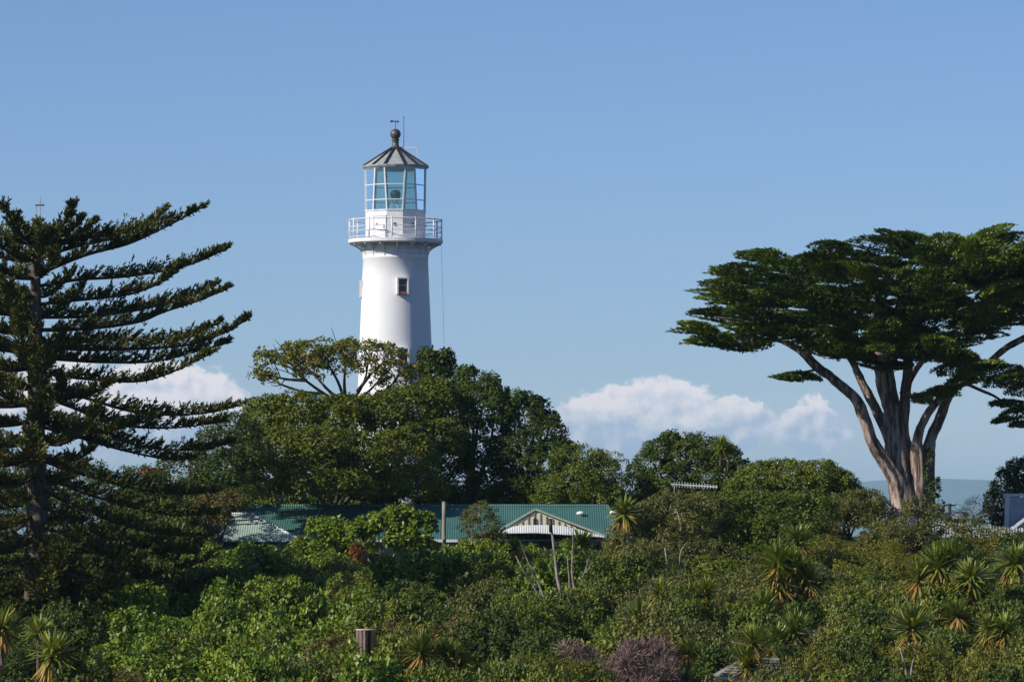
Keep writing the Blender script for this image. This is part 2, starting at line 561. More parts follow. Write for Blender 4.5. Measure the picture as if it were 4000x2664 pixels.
def corrugated(name, c1_, c2_, axis=0, pitch=0.12):
    m, k = newmat(name)
    tcn = k.n('ShaderNodeTexCoord')
    sp = k.n('ShaderNodeSeparateXYZ')
    k.t.links.new(tcn.outputs['Object'], sp.inputs[0])
    wv = k.m('SINE', k.m('MULTIPLY', sp.outputs[axis], 2 * math.pi / pitch))
    nz = k.noise(tcn.outputs['Object'], 0.9, 5.0, 0.65)
    nz2 = k.noise(tcn.outputs['Object'], 9.0, 4.0, 0.65)
    c = k.mix(k.smooth(nz, 0.3, 0.7), c1_, c2_)
    c = k.mix(k.m('MULTIPLY', k.smooth(nz2, 0.55, 0.8), 0.25), c, (0.30, 0.33, 0.28))
    b = k.n('ShaderNodeBsdfPrincipled')
    k.put(b.inputs['Base Color'], c)
    b.inputs['Roughness'].default_value = 0.55
    bp = k.n('ShaderNodeBump')
    bp.inputs['Strength'].default_value = 0.35
    bp.inputs['Distance'].default_value = 0.03
    k.t.links.new(wv, bp.inputs['Height'])
    k.t.links.new(bp.outputs[0], b.inputs['Normal'])
    return finish(m, k, b.outputs[0])


def sea_mat():
    m, k = newmat('sea_water')
    g = k.n('ShaderNodeNewGeometry')
    b = k.n('ShaderNodeBsdfPrincipled')
    b.inputs['Base Color'].default_value = (0.018, 0.055, 0.085, 1)
    b.inputs['Roughness'].default_value = 0.18
    bp = k.n('ShaderNodeBump')
    bp.inputs['Strength'].default_value = 0.6
    bp.inputs['Distance'].default_value = 0.4
    k.t.links.new(k.noise(g.outputs['Position'], 0.08, 6.0, 0.6), bp.inputs['Height'])
    k.t.links.new(bp.outputs[0], b.inputs['Normal'])
    return finish(m, k, b.outputs[0])


M_['tower'] = tower_paint()
M_['glass'] = lantern_glass()
M_['teal'] = corrugated('teal_corrugated_roof', (0.046, 0.135, 0.118), (0.066, 0.175, 0.150))
M_['paleroof'] = corrugated('pale_green_corrugated_roof', (0.28, 0.40, 0.33), (0.38, 0.48, 0.40))
M_['whiteiron'] = corrugated('white_corrugated_iron', (0.58, 0.60, 0.60), (0.68, 0.69, 0.68))
M_['sea'] = sea_mat()

# ------------------------------------------------------------------ the land
GY = np.array([-400, -60, 0, 40, 90, 130, 150, 165, 180, 200, 215, 230, 242, 252, 262, 272, 285, 300, 330, 400, 520, 700, 900.0])
GZ = np.array([-40, -4, -1.7, -12, -22, -19.5, -15.5, -12.2, -9.6, -7.7, -6.1, -4.5, -3.2, -2.3, -1.3, -0.7, -0.5, -0.8, -2.5, -10, -34, -62, -75.0])


def ground(x, y):
    z = np.interp(y, GY, GZ)
    x = np.asarray(x, float)
    z = z + 0.25 * np.sin(x * 0.21 + y * 0.13) + 0.18 * np.sin(x * 0.37 - y * 0.29 + 1.3)
    right = np.clip((x - 13) / 6.0, 0, 1) * np.clip((y - 236) / 11, 0, 1) * np.clip((300 - y) / 20, 0, 1)
    z = z * (1 - right) - 0.55 * right
    fall = np.clip((np.abs(x) - 90) / 400.0, 0, 1.6)
    return z - 60 * fall ** 1.5


def ground_sheet():
    xs = np.concatenate([np.arange(-800, -60, 20), np.arange(-60, 60, 2.0), np.arange(60, 801, 20)])
    ys = np.concatenate([np.arange(-400, 150, 10), np.arange(150, 300, 2.0), np.arange(300, 901, 15)])
    X, Yg = np.meshgrid(xs, ys)
    Z = ground(X, Yg)
    v = np.stack([X, Yg, Z], -1).reshape(-1, 3)
    nx, ny = len(xs), len(ys)
    f = [(j * nx + i, j * nx + i + 1, (j + 1) * nx + i + 1, (j + 1) * nx + i) for j in range(ny - 1) for i in range(nx - 1)]
    me = bpy.data.meshes.new('ground')
    me.from_pydata(v.tolist(), [], f)
    me.polygons.foreach_set('use_smooth', [True] * len(me.polygons))
    tag(link('ground', me, None, M_['ground']), kind='structure')


ground_sheet()
SEA_Z = -60.0
HALF = 38000.0
sm = MB()
gx = np.linspace(-HALF, HALF, 21)
sm.v = [(a, b, SEA_Z) for b in gx for a in gx]
sm.f = [(j * 21 + i, j * 21 + i + 1, (j + 1) * 21 + i + 1, (j + 1) * 21 + i) for j in range(20) for i in range(20)]
tag(sm.build('sea', M_['sea']), kind='structure')


def far_hills():
    rng = np.random.default_rng(5)
    n, m = 260, 10
    xs = np.linspace(-30000, 30000, n)
    ph = rng.uniform(0, 6.28, 8)
    prof = 238 + 36 * np.sin(xs / 10400 + 0.4) + sum(18 / (i + 1) * np.sin(xs / (1800 / (i + 1)) + ph[i]) for i in range(6))
    at = np.interp(xs, [-30000, -6000, 0, 2100, 2400, 3100, 6200, 30000], [0.7, 1.1, 0.9, 1.04, 1.10, 0.99, 1.0, 0.6])
    v = []
    for j in range(m):
        t = j / (m - 1)
        ridge = math.sin(math.pi * t) ** 0.7
        rough = 12 * np.sin(xs / 350 + j * 1.7) * ridge
        z = (SEA_Z - 2) + (prof * at - SEA_Z) * ridge + rough * (ridge < 0.95)
        yy = 26000 + 7000 * t + 400 * np.sin(xs / 1600 + j)
        v.append(np.stack([xs, yy, z], -1))
    v = np.concatenate(v)
    f = [(j * n + i, j * n + i + 1, (j + 1) * n + i + 1, (j + 1) * n + i) for j in range(m - 1) for i in range(n - 1)]
    me = bpy.data.meshes.new('distant_hills')
    me.from_pydata(v.tolist(), [], f)
    me.polygons.foreach_set('use_smooth', [True] * len(me.polygons))
    tag(link('distant_hills', me, None, M_['hill']), kind='structure')


far_hills()


def haze_box():
    m, k = newmat('haze_air')
    v = k.n('ShaderNodeVolumePrincipled')
    v.inputs['Color'].default_value = (0.56, 0.86, 1.0, 1)
    v.inputs['Density'].default_value = 0.000046
    v.inputs['Anisotropy'].default_value = 0.0
    finish(m, k, None, v.outputs[0])
    o = MB().box((0, 0, (SEA_Z - 1 + 370) / 2), (2 * HALF + 200, 2 * HALF + 200, 370 - SEA_Z + 1)).build('haze', m)
    tag(o, kind='stuff')


haze_box()


# ------------------------------------------------------------------ lighthouse
def lighthouse():
    Y0 = 278.0
    k = Y0 / F
    x0 = (1545 - 2000) * k
    zb = float(ground(x0, Y0)) - 0.1
    root = empty('lighthouse', (x0, Y0, zb), 'tall white lighthouse with glazed lantern and railed gallery rising above the trees', 'lighthouse')
    H = lambda py: (PYH - py) * k - zb
    pos = lambda r, a, z: np.array([r * math.sin(R_(a)), -r * math.cos(R_(a)), z])
    # tower shell
    zt = H(953)
    prof = [(2.75, 0), (2.75, 0.35), (2.55, 0.42), (2.46, 1.0)]
    r_at = lambda z: float(np.interp(z, [1.0, H(1350), H(1010)], [2.46, 2.11, 1.895]))
    for z in np.linspace(1.4, H(1014), 14): prof.append((r_at(z), z))
    rt = 1.895
    prof += [(rt + 0.03, H(1012)), (rt + 0.03, H(1007)), (rt, H(1005)), (rt, H(992)), (rt + 0.05, H(990)), (rt + 0.05, H(984)), (rt, H(982)), (rt + 0.02, zt)]
    MB().lathe(prof, 96).build('tower', M_['tower'], root, True)
    tower = root.children[-1]
    # gallery deck
    Rg = 185 * k
    MB().lathe([(1.5, zt - 0.02), (Rg - 0.10, zt - 0.02), (Rg - 0.10, zt + 0.02), (Rg, zt + 0.03), (Rg, H(938)), (Rg - 0.03, H(937)), (1.5, H(937))], 72).build('gallery_deck', M_['white'], root)
    zd = H(937)
    # curved brackets under the deck
    for i in range(16):
        a = 360 / 16 * i + 4
        m = MB()
        d = pos(1, a, 0)
        t = np.cross(d, (0, 0, 1))
        outer = [(rt + (Rg - 0.12 - rt) * s_ ** 1.9, H(1003) + (zt - 0.03 - H(1003)) * s_ ** 0.75) for s_ in np.linspace(0, 1, 8)]
        pts = [np.array([0, 0, z]) + d * r for r, z in outer]
        for p_, q_ in zip(pts[:-1], pts[1:]): m.bar(p_, q_, 0.07, 0.07, t)
        for s_ in (2, 4, 6):
            m.bar(pts[s_], np.array([0, 0, zt - 0.03]) + d * (np.linalg.norm(pts[s_][:2])), 0.035, 0.035, t)
        m.bar(np.array([0, 0, zt - 0.07]) + d * (rt - 0.02), np.array([0, 0, zt - 0.07]) + d * (Rg - 0.12), 0.07, 0.07)
        m.build('bracket', M_['trim'], root)
    # railing
    zr = H(862)
    Rr = Rg - 0.07
    for i in range(12):
        a = 30 * i - 3
        m = MB()
        p_ = pos(Rr, a, 0)
        m.tube([p_ + (0, 0, zd - 0.16), p_ + (0, 0, zr)], 0.045, 8)
        m.lathe([(0.0, zr - 0.01), (0.05, zr + 0.02), (0.05, zr + 0.06), (0.0, zr + 0.09)], 8, p_)
        m.build('railing_post', M_['trim'], root, True)
    for z, rr in ((zr, 0.036), (zd + 0.87 * (zr - zd) * 0.72, 0.024), (zd + 0.40 * (zr - zd), 0.024), (zd + 0.12, 0.024)):
        ring = [(Rr + rr * math.cos(t_), z + rr * math.sin(t_)) for t_ in np.linspace(0, 2 * math.pi, 9)]
        MB().lathe(ring, 72, cap=False).build('rail', M_['trim'], root, True)
    # lantern base: twelve flat sides
    Rl = 118 * k
    z0, z1 = zd, H(829)
    angs = [15 + 30 * i for i in range(12)]
    lb = MB()
    outl = [pos(Rl / math.cos(R_(15)) * 0.985, a, 0) for a in angs]
    lb.poly([p_ + (0, 0, z0) for p_ in outl], (0, 0, z1 - z0))
    base = lb.build('lantern_base', M_['white'], root)
    cap = MB().poly([p_ * 1.025 + (0, 0, z1) for p_ in outl], (0, 0, 0.07)).build('lantern_sill', M_['trim'], root)
    for a in (-45, 45, 0, 90, -90, 135, 180, -135):      # round ventilators, one to a side
        c = pos(Rl * 0.987, a, H(883)) if abs(a) != 45 else pos(Rl * 0.987, a - math.copysign(8, a), H(883))
        a2 = a if abs(a) != 45 else a
        Mx = np.array(Matrix.Rotation(R_(a2), 3, 'Z'))
        m = MB()
        for q_, rr, dd in ((0, 0.10, 0.03), (1, 0.065, 0.05)):
            ring = [c + Mx @ np.array([rr * math.cos(t_), -dd, rr * math.sin(t_)]) for t_ in np.linspace(0, 2 * math.pi, 12, endpoint=False)]
            m.poly(ring, Mx @ np.array([0, dd, 0]))
        m.build('ventilator', M_['copper'], root)
    Mx = np.array(Matrix.Rotation(R_(-30), 3, 'Z'))
    dc = pos(Rl * 0.99, -30, (z0 + H(848)) / 2)
    dh = H(848) - z0 - 0.1
    door = MB().box(dc, (0.78, 0.05, dh), Mx).build('door', M_['white'], root)
    m = MB()
    for sx in (-1, 1): m.box(dc + Mx @ np.array([sx * 0.41, -0.01, 0]), (0.05, 0.08, dh + 0.05), Mx)
    m.box(dc + Mx @ np.array([0, -0.01, dh / 2 + 0.03]), (0.87, 0.08, 0.05), Mx)
    m.build('door_frame', M_['trim'], door)
    m = MB()
    m.bar(dc + Mx @ np.array([0.30, -0.07, -0.1]), dc + Mx @ np.array([0.30, -0.07, 0.1]), 0.03, 0.03).build('handle', M_['copper'], door)
    # slanted glazing: six wide and six narrow panes round, three rows
    zg0, zg1 = z1 + 0.07, H(660)
    lo_a, hi_a = [], []
    for i in range(6):
        lo_a += [60 * i - 15, 60 * i + 15]
        hi_a += [60 * i - 20, 60 * i + 20]
    rows = [0.0, (H(786) - zg0) / (zg1 - zg0), (H(727) - zg0) / (zg1 - zg0), 1.0]
    pt = lambda j, t_, r: (pos(r, lo_a[j % 12], zg0) * (1 - t_) + pos(r, hi_a[j % 12], zg1) * t_)
    for j in range(12):
        for r0, r1 in zip(rows[:-1], rows[1:]):
            q_ = [pt(j, r0, Rl), pt(j + 1, r0, Rl), pt(j + 1, r1, Rl), pt(j, r1, Rl)]
            nrm = np.cross(q_[1] - q_[0], q_[3] - q_[0]); nrm /= np.linalg.norm(nrm)
            MB().poly(q_, -nrm * 0.012).build('pane', M_['glass'], root)
        MB().bar(pt(j, 0, Rl + 0.01), pt(j, 1, Rl + 0.01), 0.080, 0.080, pos(1, lo_a[j], 0)).build('glazing_bar', M_['trim'], root)
        for t_ in rows[1:3]:
            MB().bar(pt(j, t_, Rl + 0.015), pt(j + 1, t_, Rl + 0.015), 0.06, 0.05).build('glazing_bar', M_['trim'], root)
    MB().lathe([(Rl - 0.10, zg1 - 0.05), (Rl + 0.05, zg1 - 0.05), (Rl + 0.05, zg1 + 0.05), (Rl - 0.10, zg1 + 0.05)], 24).build('head_ring', M_['trim'], root)
    # roof of wide and narrow panels with raised dark ribs
    Re, ze, ztp = 127 * k, H(652), H(581)
    ra = []
    for i in range(6): ra += [60 * i - 18, 60 * i + 18]
    rp = lambda j, t_: pos(Re * (1 - t_) + 0.26 * t_, ra[j % 12], ze + (ztp - ze) * t_)
    for j in range(12):
        q_ = [rp(j, 0), rp(j + 1, 0), rp(j + 1, 1), rp(j, 1)]
        nrm = np.cross(q_[1] - q_[0], q_[3] - q_[0]); nrm /= np.linalg.norm(nrm)
        MB().poly(q_, -nrm * 0.04).build('roof_panel', M_['lead'], root)
        MB().bar(rp(j, -0.02) + (0, 0, 0.03), rp(j, 1.0) + (0, 0, 0.03), 0.11, 0.10).build('roof_rib', M_['black'], root)
    MB().lathe([(Re - 0.25, ze - 0.10), (Re + 0.01, ze - 0.10), (Re + 0.05, ze - 0.02), (Re + 0.05, ze + 0.03), (Re - 0.1, ze + 0.02)], 24).build('eaves_gutter', M_['lead'], root)
    MB().lathe([(0.30, H(582)), (0.31, H(576)), (0.25, H(574)), (0.20, H(572)), (0.19, H(552)), (0.22, H(548)), (0.24, H(545)), (0.20, H(544))], 24).build('roof_vent', M_['copper'], root, True)
    cb = H(525)
    MB().lathe([(0.001 + 0.31 * math.sin(t_), cb - 0.31 * math.cos(t_)) for t_ in np.linspace(0.35, 3.14, 14)], 24).build('vent_ball', M_['copper'], root, True)
    m = MB().tube([(0, 0, H(506)), (0, 0, H(470))], 0.022, 6)
    m.bar((-0.30, 0.0, H(475)), (0.20, 0, H(477)), 0.03, 0.06)
    m.poly([(-0.30, -0.01, H(480)), (-0.12, -0.01, H(478)), (-0.12, -0.01, H(472)), (-0.30, -0.01, H(470))], (0, 0.02, 0))
    m.poly([(0.10, -0.01, H(482)), (0.24, -0.01, H(476)), (0.10, -0.01, H(470))], (0, 0.02, 0))
    m.build('wind_vane', M_['copper'], root)
    xa = (1577 - 1545) * k
    MB().tube([(xa, 0.1, H(592)), (xa, 0.1, H(460))], 0.018, 6).lathe([(0.0, H(461)), (0.05, H(459)), (0.0, H(452))], 8, (xa, 0.1, 0)).build('lightning_rod', M_['copper'], root)
    xb = (1628 - 1545) * k
    m = MB().bar((0.1, 0.05, H(577)), (xb, 0.05, H(577)), 0.06, 0.06)
    m.bar((xb, 0.05, H(575)), (xb, 0.05, H(640)), 0.035, 0.035)
    m.build('roof_ladder_arm', M_['trim'], root)
    # lamp inside
    m = MB()
    for a in (0, 120, 240):
        m.bar(pos(0.42, a + 30, zg0 - 0.05), pos(0.12, a + 30, H(783)), 0.07, 0.07)
    m.lathe([(0.40, H(783)), (0.40, H(779))], 20)
    m.build('lamp_stand', M_['trim'], root)
    MB().lathe([(0.20, H(779)), (0.28, H(770)), (0.31, H(760)), (0.28, H(750)), (0.20, H(745)), (0.06, H(743))], 20).build('lamp_lens', M_['black'], root, True)
    # windows: deep projecting white boxes
    for a, zc, dp in ((12.5, H(1123), 0.50), (12.5, H(1395), 0.50), (-86, H(1130), 0.16), (12.5, H(1660), 0.50), (-86, H(1420), 0.16)):
        r = r_at(zc)
        Mx = np.array(Matrix.Rotation(R_(a), 3, 'Z'))
        c = pos(r, a, zc)
        B = lambda off, size, mm: mm.box(c + Mx @ np.array(off), size, Mx)
        ww, wh = 0.70, 0.98
        fr = MB()
        for sx in (-1, 1): B((sx * (ww / 2 - 0.045), -0.06, 0), (0.09, dp, wh), fr)
        B((0, -0.06, wh / 2 - 0.045), (ww - 0.18, dp, 0.09), fr)
        fo = fr.build('window', M_['trim'], root)
        mm = MB(); B((0, -0.05, -wh / 2 + 0.06), (ww - 0.182, dp - 0.04, 0.12), mm); mm.build('sill', M_['redsill'] if dp > 0.3 else M_['trim'], fo)
        for sz in (-1, 1):
            mm = MB(); B((0, -0.0, 0.03 + sz * 0.19), (ww - 0.20, 0.03, 0.36), mm); mm.build('pane', M_['winglass'], fo)
        mm = MB(); B((0, -0.03, 0.03), (ww - 0.20, 0.05, 0.035), mm); mm.build('transom', M_['bluegrey'], fo)
    # stay wire on the shaded side
    MB().tube([pos(Rg - 0.1, 90, zt), pos(Rg + 0.05, 90, H(1300)), pos(Rg + 0.3, 90, 0.1)], 0.007, 6).build('stay_wire', M_['lead'], root)


lighthouse()


# ------------------------------------------------------------------ house with the green roof
def house():
    Y0 = 245.0
    root = empty('house', (-4.0, 250.0, float(ground(-4, 250)) - 0.2), 'low house with teal green corrugated roof and cream gable among the trees', 'house')
    o = np.array(root.location)
    W3 = lambda px, py, Y: P(px, py, Y)
    zf = o[2]
    # main roof: near and far slopes and hipped ends
    rl, rr = W3(960, 1977, 252), W3(2375, 1977, 252)
    el_, er = W3(800, 2104, 246), W3(2450, 2104, 246)
    fl, fr_ = el_ + (0, 12, 0), er + (0, 12, 0)
    th = (0, 0, -0.07)
    MB(o).poly([el_, er, rr, rl], th).build('roof', M_['teal'], root)
    MB(o).poly([fr_, fl, rl, rr], th).build('roof', M_['teal'], root)
    MB(o).poly([er, fr_, rr], th).build('roof', M_['teal'], root)
    MB(o).poly([fl, el_, rl], th).build('roof', M_['teal'], root)
    MB(o).tube([rl + (0, 0, 0.02), rr + (0, 0, 0.02)], 0.09, 8).build('ridge_cap', M_['teal'], root)
    for a, b in ((rr, er), (rl, el_)):
        MB(o).tube([a + (0, 0, 0.015), b + (0, 0, 0.03)], 0.07, 8).build('hip_cap', M_['teal'], root)
    MB(o).bar(el_ + (0, -0.06, -0.10), er + (0, -0.06, -0.10), 0.12, 0.14).build('gutter', M_['trim'], root)
    wl, wr = el_ + (0.7, 0.7, -0.12), er + (-0.7, 0.7, -0.12)
    hgt = wl[2] - zf
    MB(o).box(((wl[0] + wr[0]) / 2, wl[1] + 5.3, zf + hgt / 2), (wr[0] - wl[0], 10.6, hgt)).build('wall', M_['palegreen'], root)
    # roof vents
    for px, py in ((2268, 2016), (2398, 2013)):
        t = (py - 1977) / (2104 - 1977.0)
        c = W3(px, py, 252 - 6 * t)
        m = MB(o).lathe([(0.10, -0.35), (0.10, 0.10), (0.22, 0.10), (0.24, 0.16), (0.16, 0.24), (0.02, 0.27)], 14, c)
        m.build('roof_vent', M_['white'], root, True)
    # cross gable facing the sea
    Yg = 243.6
    ap, gl, gr = W3(2091, 1990, Yg), W3(1938, 2078, Yg), W3(2362, 2094, Yg)
    back = 251.4
    for e, nm in ((gl, 'l'), (gr, 'r')):
        apb = np.array([ap[0], back, ap[2]])
        eb = np.array([e[0], 246.6, e[2]])
        q_ = [ap + (0, -0.02, 0), e + (0, -0.02, 0), eb, apb]
        if nm == 'l': q_ = q_[::-1]
        MB(o).poly([p_ + (0, 0, 0.06) for p_ in q_], th).build('gable_roof', M_['teal'], root)
        a_, b_ = ap + (0, -0.05, 0.02), e + (0, -0.05, 0.02)
        MB(o).bar(a_, b_, 0.05, 0.10).build('barge_board', M_['palegreen'], root)
    gw = MB(o).poly([ap + (0, 0.02, -0.06), gl + (0.25, 0.02, -0.03), gr + (-0.3, 0.02, -0.03)], (0, 0.10, 0)).build('gable_wall', M_['cream'], root)
    slope_l = (ap[2] - gl[2]) / (ap[0] - gl[0])
    slope_r = (ap[2] - gr[2]) / (gr[0] - ap[0])
    x = gl[0] + 0.4
    while x < gr[0] - 0.5:
        zt_ = ap[2] - 0.12 - (slope_l * (ap[0] - x) if x < ap[0] else slope_r * (x - ap[0]))
        zb_ = min(gl[2], gr[2]) - 0.05
        if zt_ - zb_ > 0.1:
            MB(o).box((x, Yg - 0.005, (zt_ + zb_) / 2), (0.05, 0.05, zt_ - zb_)).build('batten', M_['timber'], gw)
        x += 0.31
    MB(o).box((ap[0] - 0.02, Yg - 0.01, ap[2] - 0.62), (0.16, 0.06, 0.32)).build('louvre', M_['black'], gw)
    # white iron awning under the gable
    t0, t1 = W3(1985, 2056, Yg - 0.03), W3(2200, 2056, Yg - 0.03)
    aw = [W3(1925, 2082, Yg - 0.55), W3(2095, 2079, Yg - 0.55), W3(2372, 2097, Yg - 0.55), W3(2290, 2074, Yg - 0.03), W3(2150, 2050, Yg - 0.03), W3(1995, 2050, Yg - 0.03)]
    for i in range(8):
        s0, s1 = i / 8, (i + 1) / 8
        lo = lambda s_: np.array([np.interp(s_, [0, 1], [aw[0][0], aw[2][0]]), Yg - 0.55, np.interp(s_, [0, .4, 1], [aw[0][2], aw[1][2], aw[2][2]])])
        hi = lambda s_: np.array([np.interp(s_, [0, 1], [aw[0][0] + 0.5, aw[2][0] - 0.4]), Yg - 0.03, np.interp(s_, [0, .15, .6, 1], [aw[0][2] + 0.12, aw[5][2], aw[4][2], aw[2][2] + 0.12])])
        MB(o).poly([lo(s0), lo(s1), hi(s1), hi(s0)], (0, 0, -0.03)).build('awning_sheet', M_['whiteiron'], root)
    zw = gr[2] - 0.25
    MB(o).box(((gl[0] + gr[0]) / 2, 245.0, (zf + zw) / 2), (gr[0] - gl[0] - 0.6, 2.7, zw - zf)).build('gable_room', M_['gutter_shade'], root)  # walls coloured near-black to stand in for the shadow under the awning
    # pale hipped wing on the left
    Yw = 242.5
    a1, a2 = W3(820, 2110, Yw), W3(1172, 2110, Yw)
    b1, b2 = W3(905, 2008, Yw + 3.2), W3(985, 2008, Yw + 3.2)
    MB(o).poly([a1, a2, b2, b1], th).build('wing_roof', M_['paleroof'], root)
    a3 = a2 + (0, 5.0, 0)
    MB(o).poly([a2, a3, b2], th).build('wing_roof', M_['paleroof'], root)
    MB(o).poly([a1 + (0, 5, 0), a1, b1], th).build('wing_roof', M_['paleroof'], root)
    MB(o).tube([b2 + (0, 0, 0.03), a2 + (0, 0, 0.03)], 0.06, 8).build('hip_cap', M_['whiteiron'], root)
    MB(o).tube([b1 + (0, 0, 0.03), b2 + (0, 0, 0.03)], 0.06, 8).build('ridge_cap', M_['whiteiron'], root)
    MB(o).bar(a1 + (0, -0.05, -0.17), a2 + (0, -0.05, -0.17), 0.10, 0.20).build('gutter', M_['gutter_shade'], root)
    ztop = a1[2] - 0.30
    MB(o).box(((a1[0] + a2[0]) / 2, Yw + 2.6, (zf + ztop) / 2), (a2[0] - a1[0] - 0.8, 4.4, ztop - zf)).build('wing_wall', M_['palegreen'], root)
    for px in (1010, 1120):
        c = W3(px, 2160, Yw + 0.38)
        wn = MB(o).box(c, (0.95, 0.06, 0.85)).build('window', M_['trim'], root)
        MB(o).box(c + (0, -0.02, 0), (0.83, 0.06, 0.73)).build('pane', M_['winglass'], wn)
    return root


house()


def small_built():
    # timber pole before the roof
    Y = 236.0
    x, _, zt = P(1734, 1962, Y)
    zb = float(ground(x, Y)) - 0.2
    r = empty('timber_pole', (x, Y, zb), 'plain weathered timber pole standing in front of the long green roof', 'pole')
    MB().tube([(0.05, 0, 0), (0.02, 0, (zt - zb) * 0.5), (0, 0, zt - zb)], [0.115, 0.105, 0.095], 12).build('shaft', M_['timber'], r, True)
    MB().lathe([(0.10, zt - zb), (0.11, zt - zb + 0.015), (0.02, zt - zb + 0.05)], 12).build('cap', M_['lead'], r)
    # television aerial
    Y = 246.0
    x, _, z0 = P(2634, 1893, Y)
    zb = float(ground(x, Y)) - 0.2
    r = empty('television_aerial', (x, Y, zb), 'long pale television aerial on a mast above the scrub', 'aerial')
    h = z0 - zb
    MB().tube([(0, 0, 0), (0, 0, h + 0.15)], 0.024, 8).build('mast', M_['lead'], r)
    L = (2803 - 2620) * Y / F
    a, b = np.array([-0.18, 0, h + 0.03]), np.array([L - 0.18, 0.15, h - 0.11])
    MB().bar(a, b, 0.045, 0.06).build('boom', M_['white'], r)
    for i, t in enumerate(np.linspace(0.12, 0.97, 15)):
        c = a * (1 - t) + b * t
        hl = 0.17 - 0.07 * t
        MB().bar(c - (0, 0.05, hl), c + (0, 0.05, hl), 0.018, 0.018, (1, 0, 0)).build('element', M_['white'], r)
    m = MB()
    for dz_ in (-0.2, -0.1, 0.1, 0.2): m.bar(np.array([0.02, -0.3, h + 0.03 + dz_]), np.array([0.02, 0.3, h + 0.03 + dz_]), 0.02, 0.02)
    m.build('reflector', M_['lead'], r)
    # white picket fence on the right
    Y = 249.0
    xa, _, zt = P(3455, 2012, Y)
    xb = P(4180, 2012, Y)[0]
    zb = zt - 1.15
    r = empty('picket_fence', (xa, Y, zb), 'white picket fence half hidden by bushes beside the big cypress', 'fence')
    dzx = -0.085
    n = int((xb - xa) / 0.15)
    pm = MB().box((0, 0, 0.50), (0.085, 0.025, 0.98)).add([(-0.0425, -0.0125, 0.99), (0.0425, -0.0125, 0.99), (0, -0.0125, 1.10), (-0.0425, 0.0125, 0.99), (0.0425, 0.0125, 0.99), (0, 0.0125, 1.10)],
                                                       [(0, 1, 2), (5, 4, 3), (0, 2, 5, 3), (1, 4, 5, 2)]).mesh('picket', M_['white'])
    for i in range(n):
        link('picket', pm, r, None, (i * 0.15, 0, dzx * i * 0.15))
    for z in (0.28, 0.82):
        MB().bar((0, 0.04, z), (n * 0.15, 0.04, z + dzx * n * 0.15), 0.04, 0.08).build('rail', M_['white'], r)
    for i in range(0, n, 12):
        MB().box((i * 0.15, 0.10, 0.35 + dzx * i * 0.15), (0.10, 0.08, 1.5)).build('post', M_['white'], r)
    # white cottage porch at the right edge
    Y = 254.0
    x0, _, zt = P(3925, 1932, Y)
    zb = float(ground(x0, Y)) - 0.3
    r = empty('white_porch', (x0, Y, zb), 'white painted porch with corner post and grey glazed side behind the picket fence', 'porch')
    o = np.array(r.location)
    MB(o).bar((x0 + 0.06, Y, zb), (x0 + 0.14, Y, zt + 0.02), 0.22, 0.22).build('corner_post', M_['white'], r)
    MB(o).box((x0 + 0.12, Y, zt), (0.34, 0.24, 0.12)).build('post_cap', M_['white'], r)
    MB(o).box((x0 + 2.0, Y + 0.02, zt - 0.02), (3.6, 0.12, 0.16)).build('beam', M_['white'], r)
    for i in range(4):
        MB(o).box((x0 + 0.62 + i * 0.90, Y + 0.05, (zt - 0.12 + zt - 1.75) / 2), (0.84, 0.04, 1.60)).build('pane', M_['bluegrey'], r)
        MB(o).box((x0 + 1.07 + i * 0.90, Y + 0.03, (zt - 0.12 + zt - 1.75) / 2), (0.055, 0.07, 1.60)).build('mullion', M_['white'], r)
    MB(o).box((x0 + 2.0, Y + 0.06, (zb + zt - 1.77) / 2), (3.6, 0.1, zt - 1.77 - zb)).build('lower_wall', M_['white'], r)
    ga, gb, gc = P(3950, 2066, 251.5), P(4085, 1968, 251.5), P(4220, 2066, 251.5)
    MB(o).bar(ga, gb, 0.10, 0.16).build('barge_board', M_['white'], r)
    MB(o).bar(gb, gc, 0.10, 0.16).build('barge_board', M_['white'], r)
    MB(o).poly([ga + (0.1, 0.1, -0.1), gc + (-0.1, 0.1, -0.1), gb + (0, 0.1, -0.1)], (0, 0.06, 0)).build('gable_wall', M_['palegreen'], r)
    MB(o).box((gb[0], 251.68, (ga[2] + zb) / 2 - 0.08), (gc[0] - ga[0] - 0.4, 0.08, ga[2] - zb)).build('entry_wall', M_['white'], r)
    # far shed, power pole, red roof
    Y = 300.0
    c = P(3738, 2000, Y)
    zb = float(ground(c[0], Y)) - 0.3
    r = empty('navy_shed', (c[0], Y, zb), 'dark navy roofed shed beyond the picket fence', 'shed')
    h = c[2] - zb
    MB().box((0, 1.2, (h - 0.5) / 2), (1.2, 2.2, h - 0.5)).build('wall', M_['navy'], r)
    MB().poly([(-0.75, -0.1, h - 0.5), (-0.75, 2.5, h - 0.5), (-0.75, 1.2, h)], (1.5, 0, 0)).build('roof', M_['navy'], r)
    MB().box((0.0, 0.08, 0.9), (0.7, 0.05, 1.8)).build('door', M_['lead'], r)
    Y = 320.0
    c = P(3710, 1966, Y)
    zb = float(ground(c[0], Y)) - 0.3
    r = empty('power_pole', (c[0], Y, zb), 'thin dark power pole with crossarm seen against the blue hills', 'power pole')
    h = c[2] - zb
    MB().tube([(0, 0, 0), (0, 0, h)], [0.15, 0.10], 8).build('pole', M_['black'], r)
    MB().bar((-0.42, 0, h - 0.12), (0.42, 0, h - 0.12), 0.08, 0.10).build('crossarm', M_['black'], r)
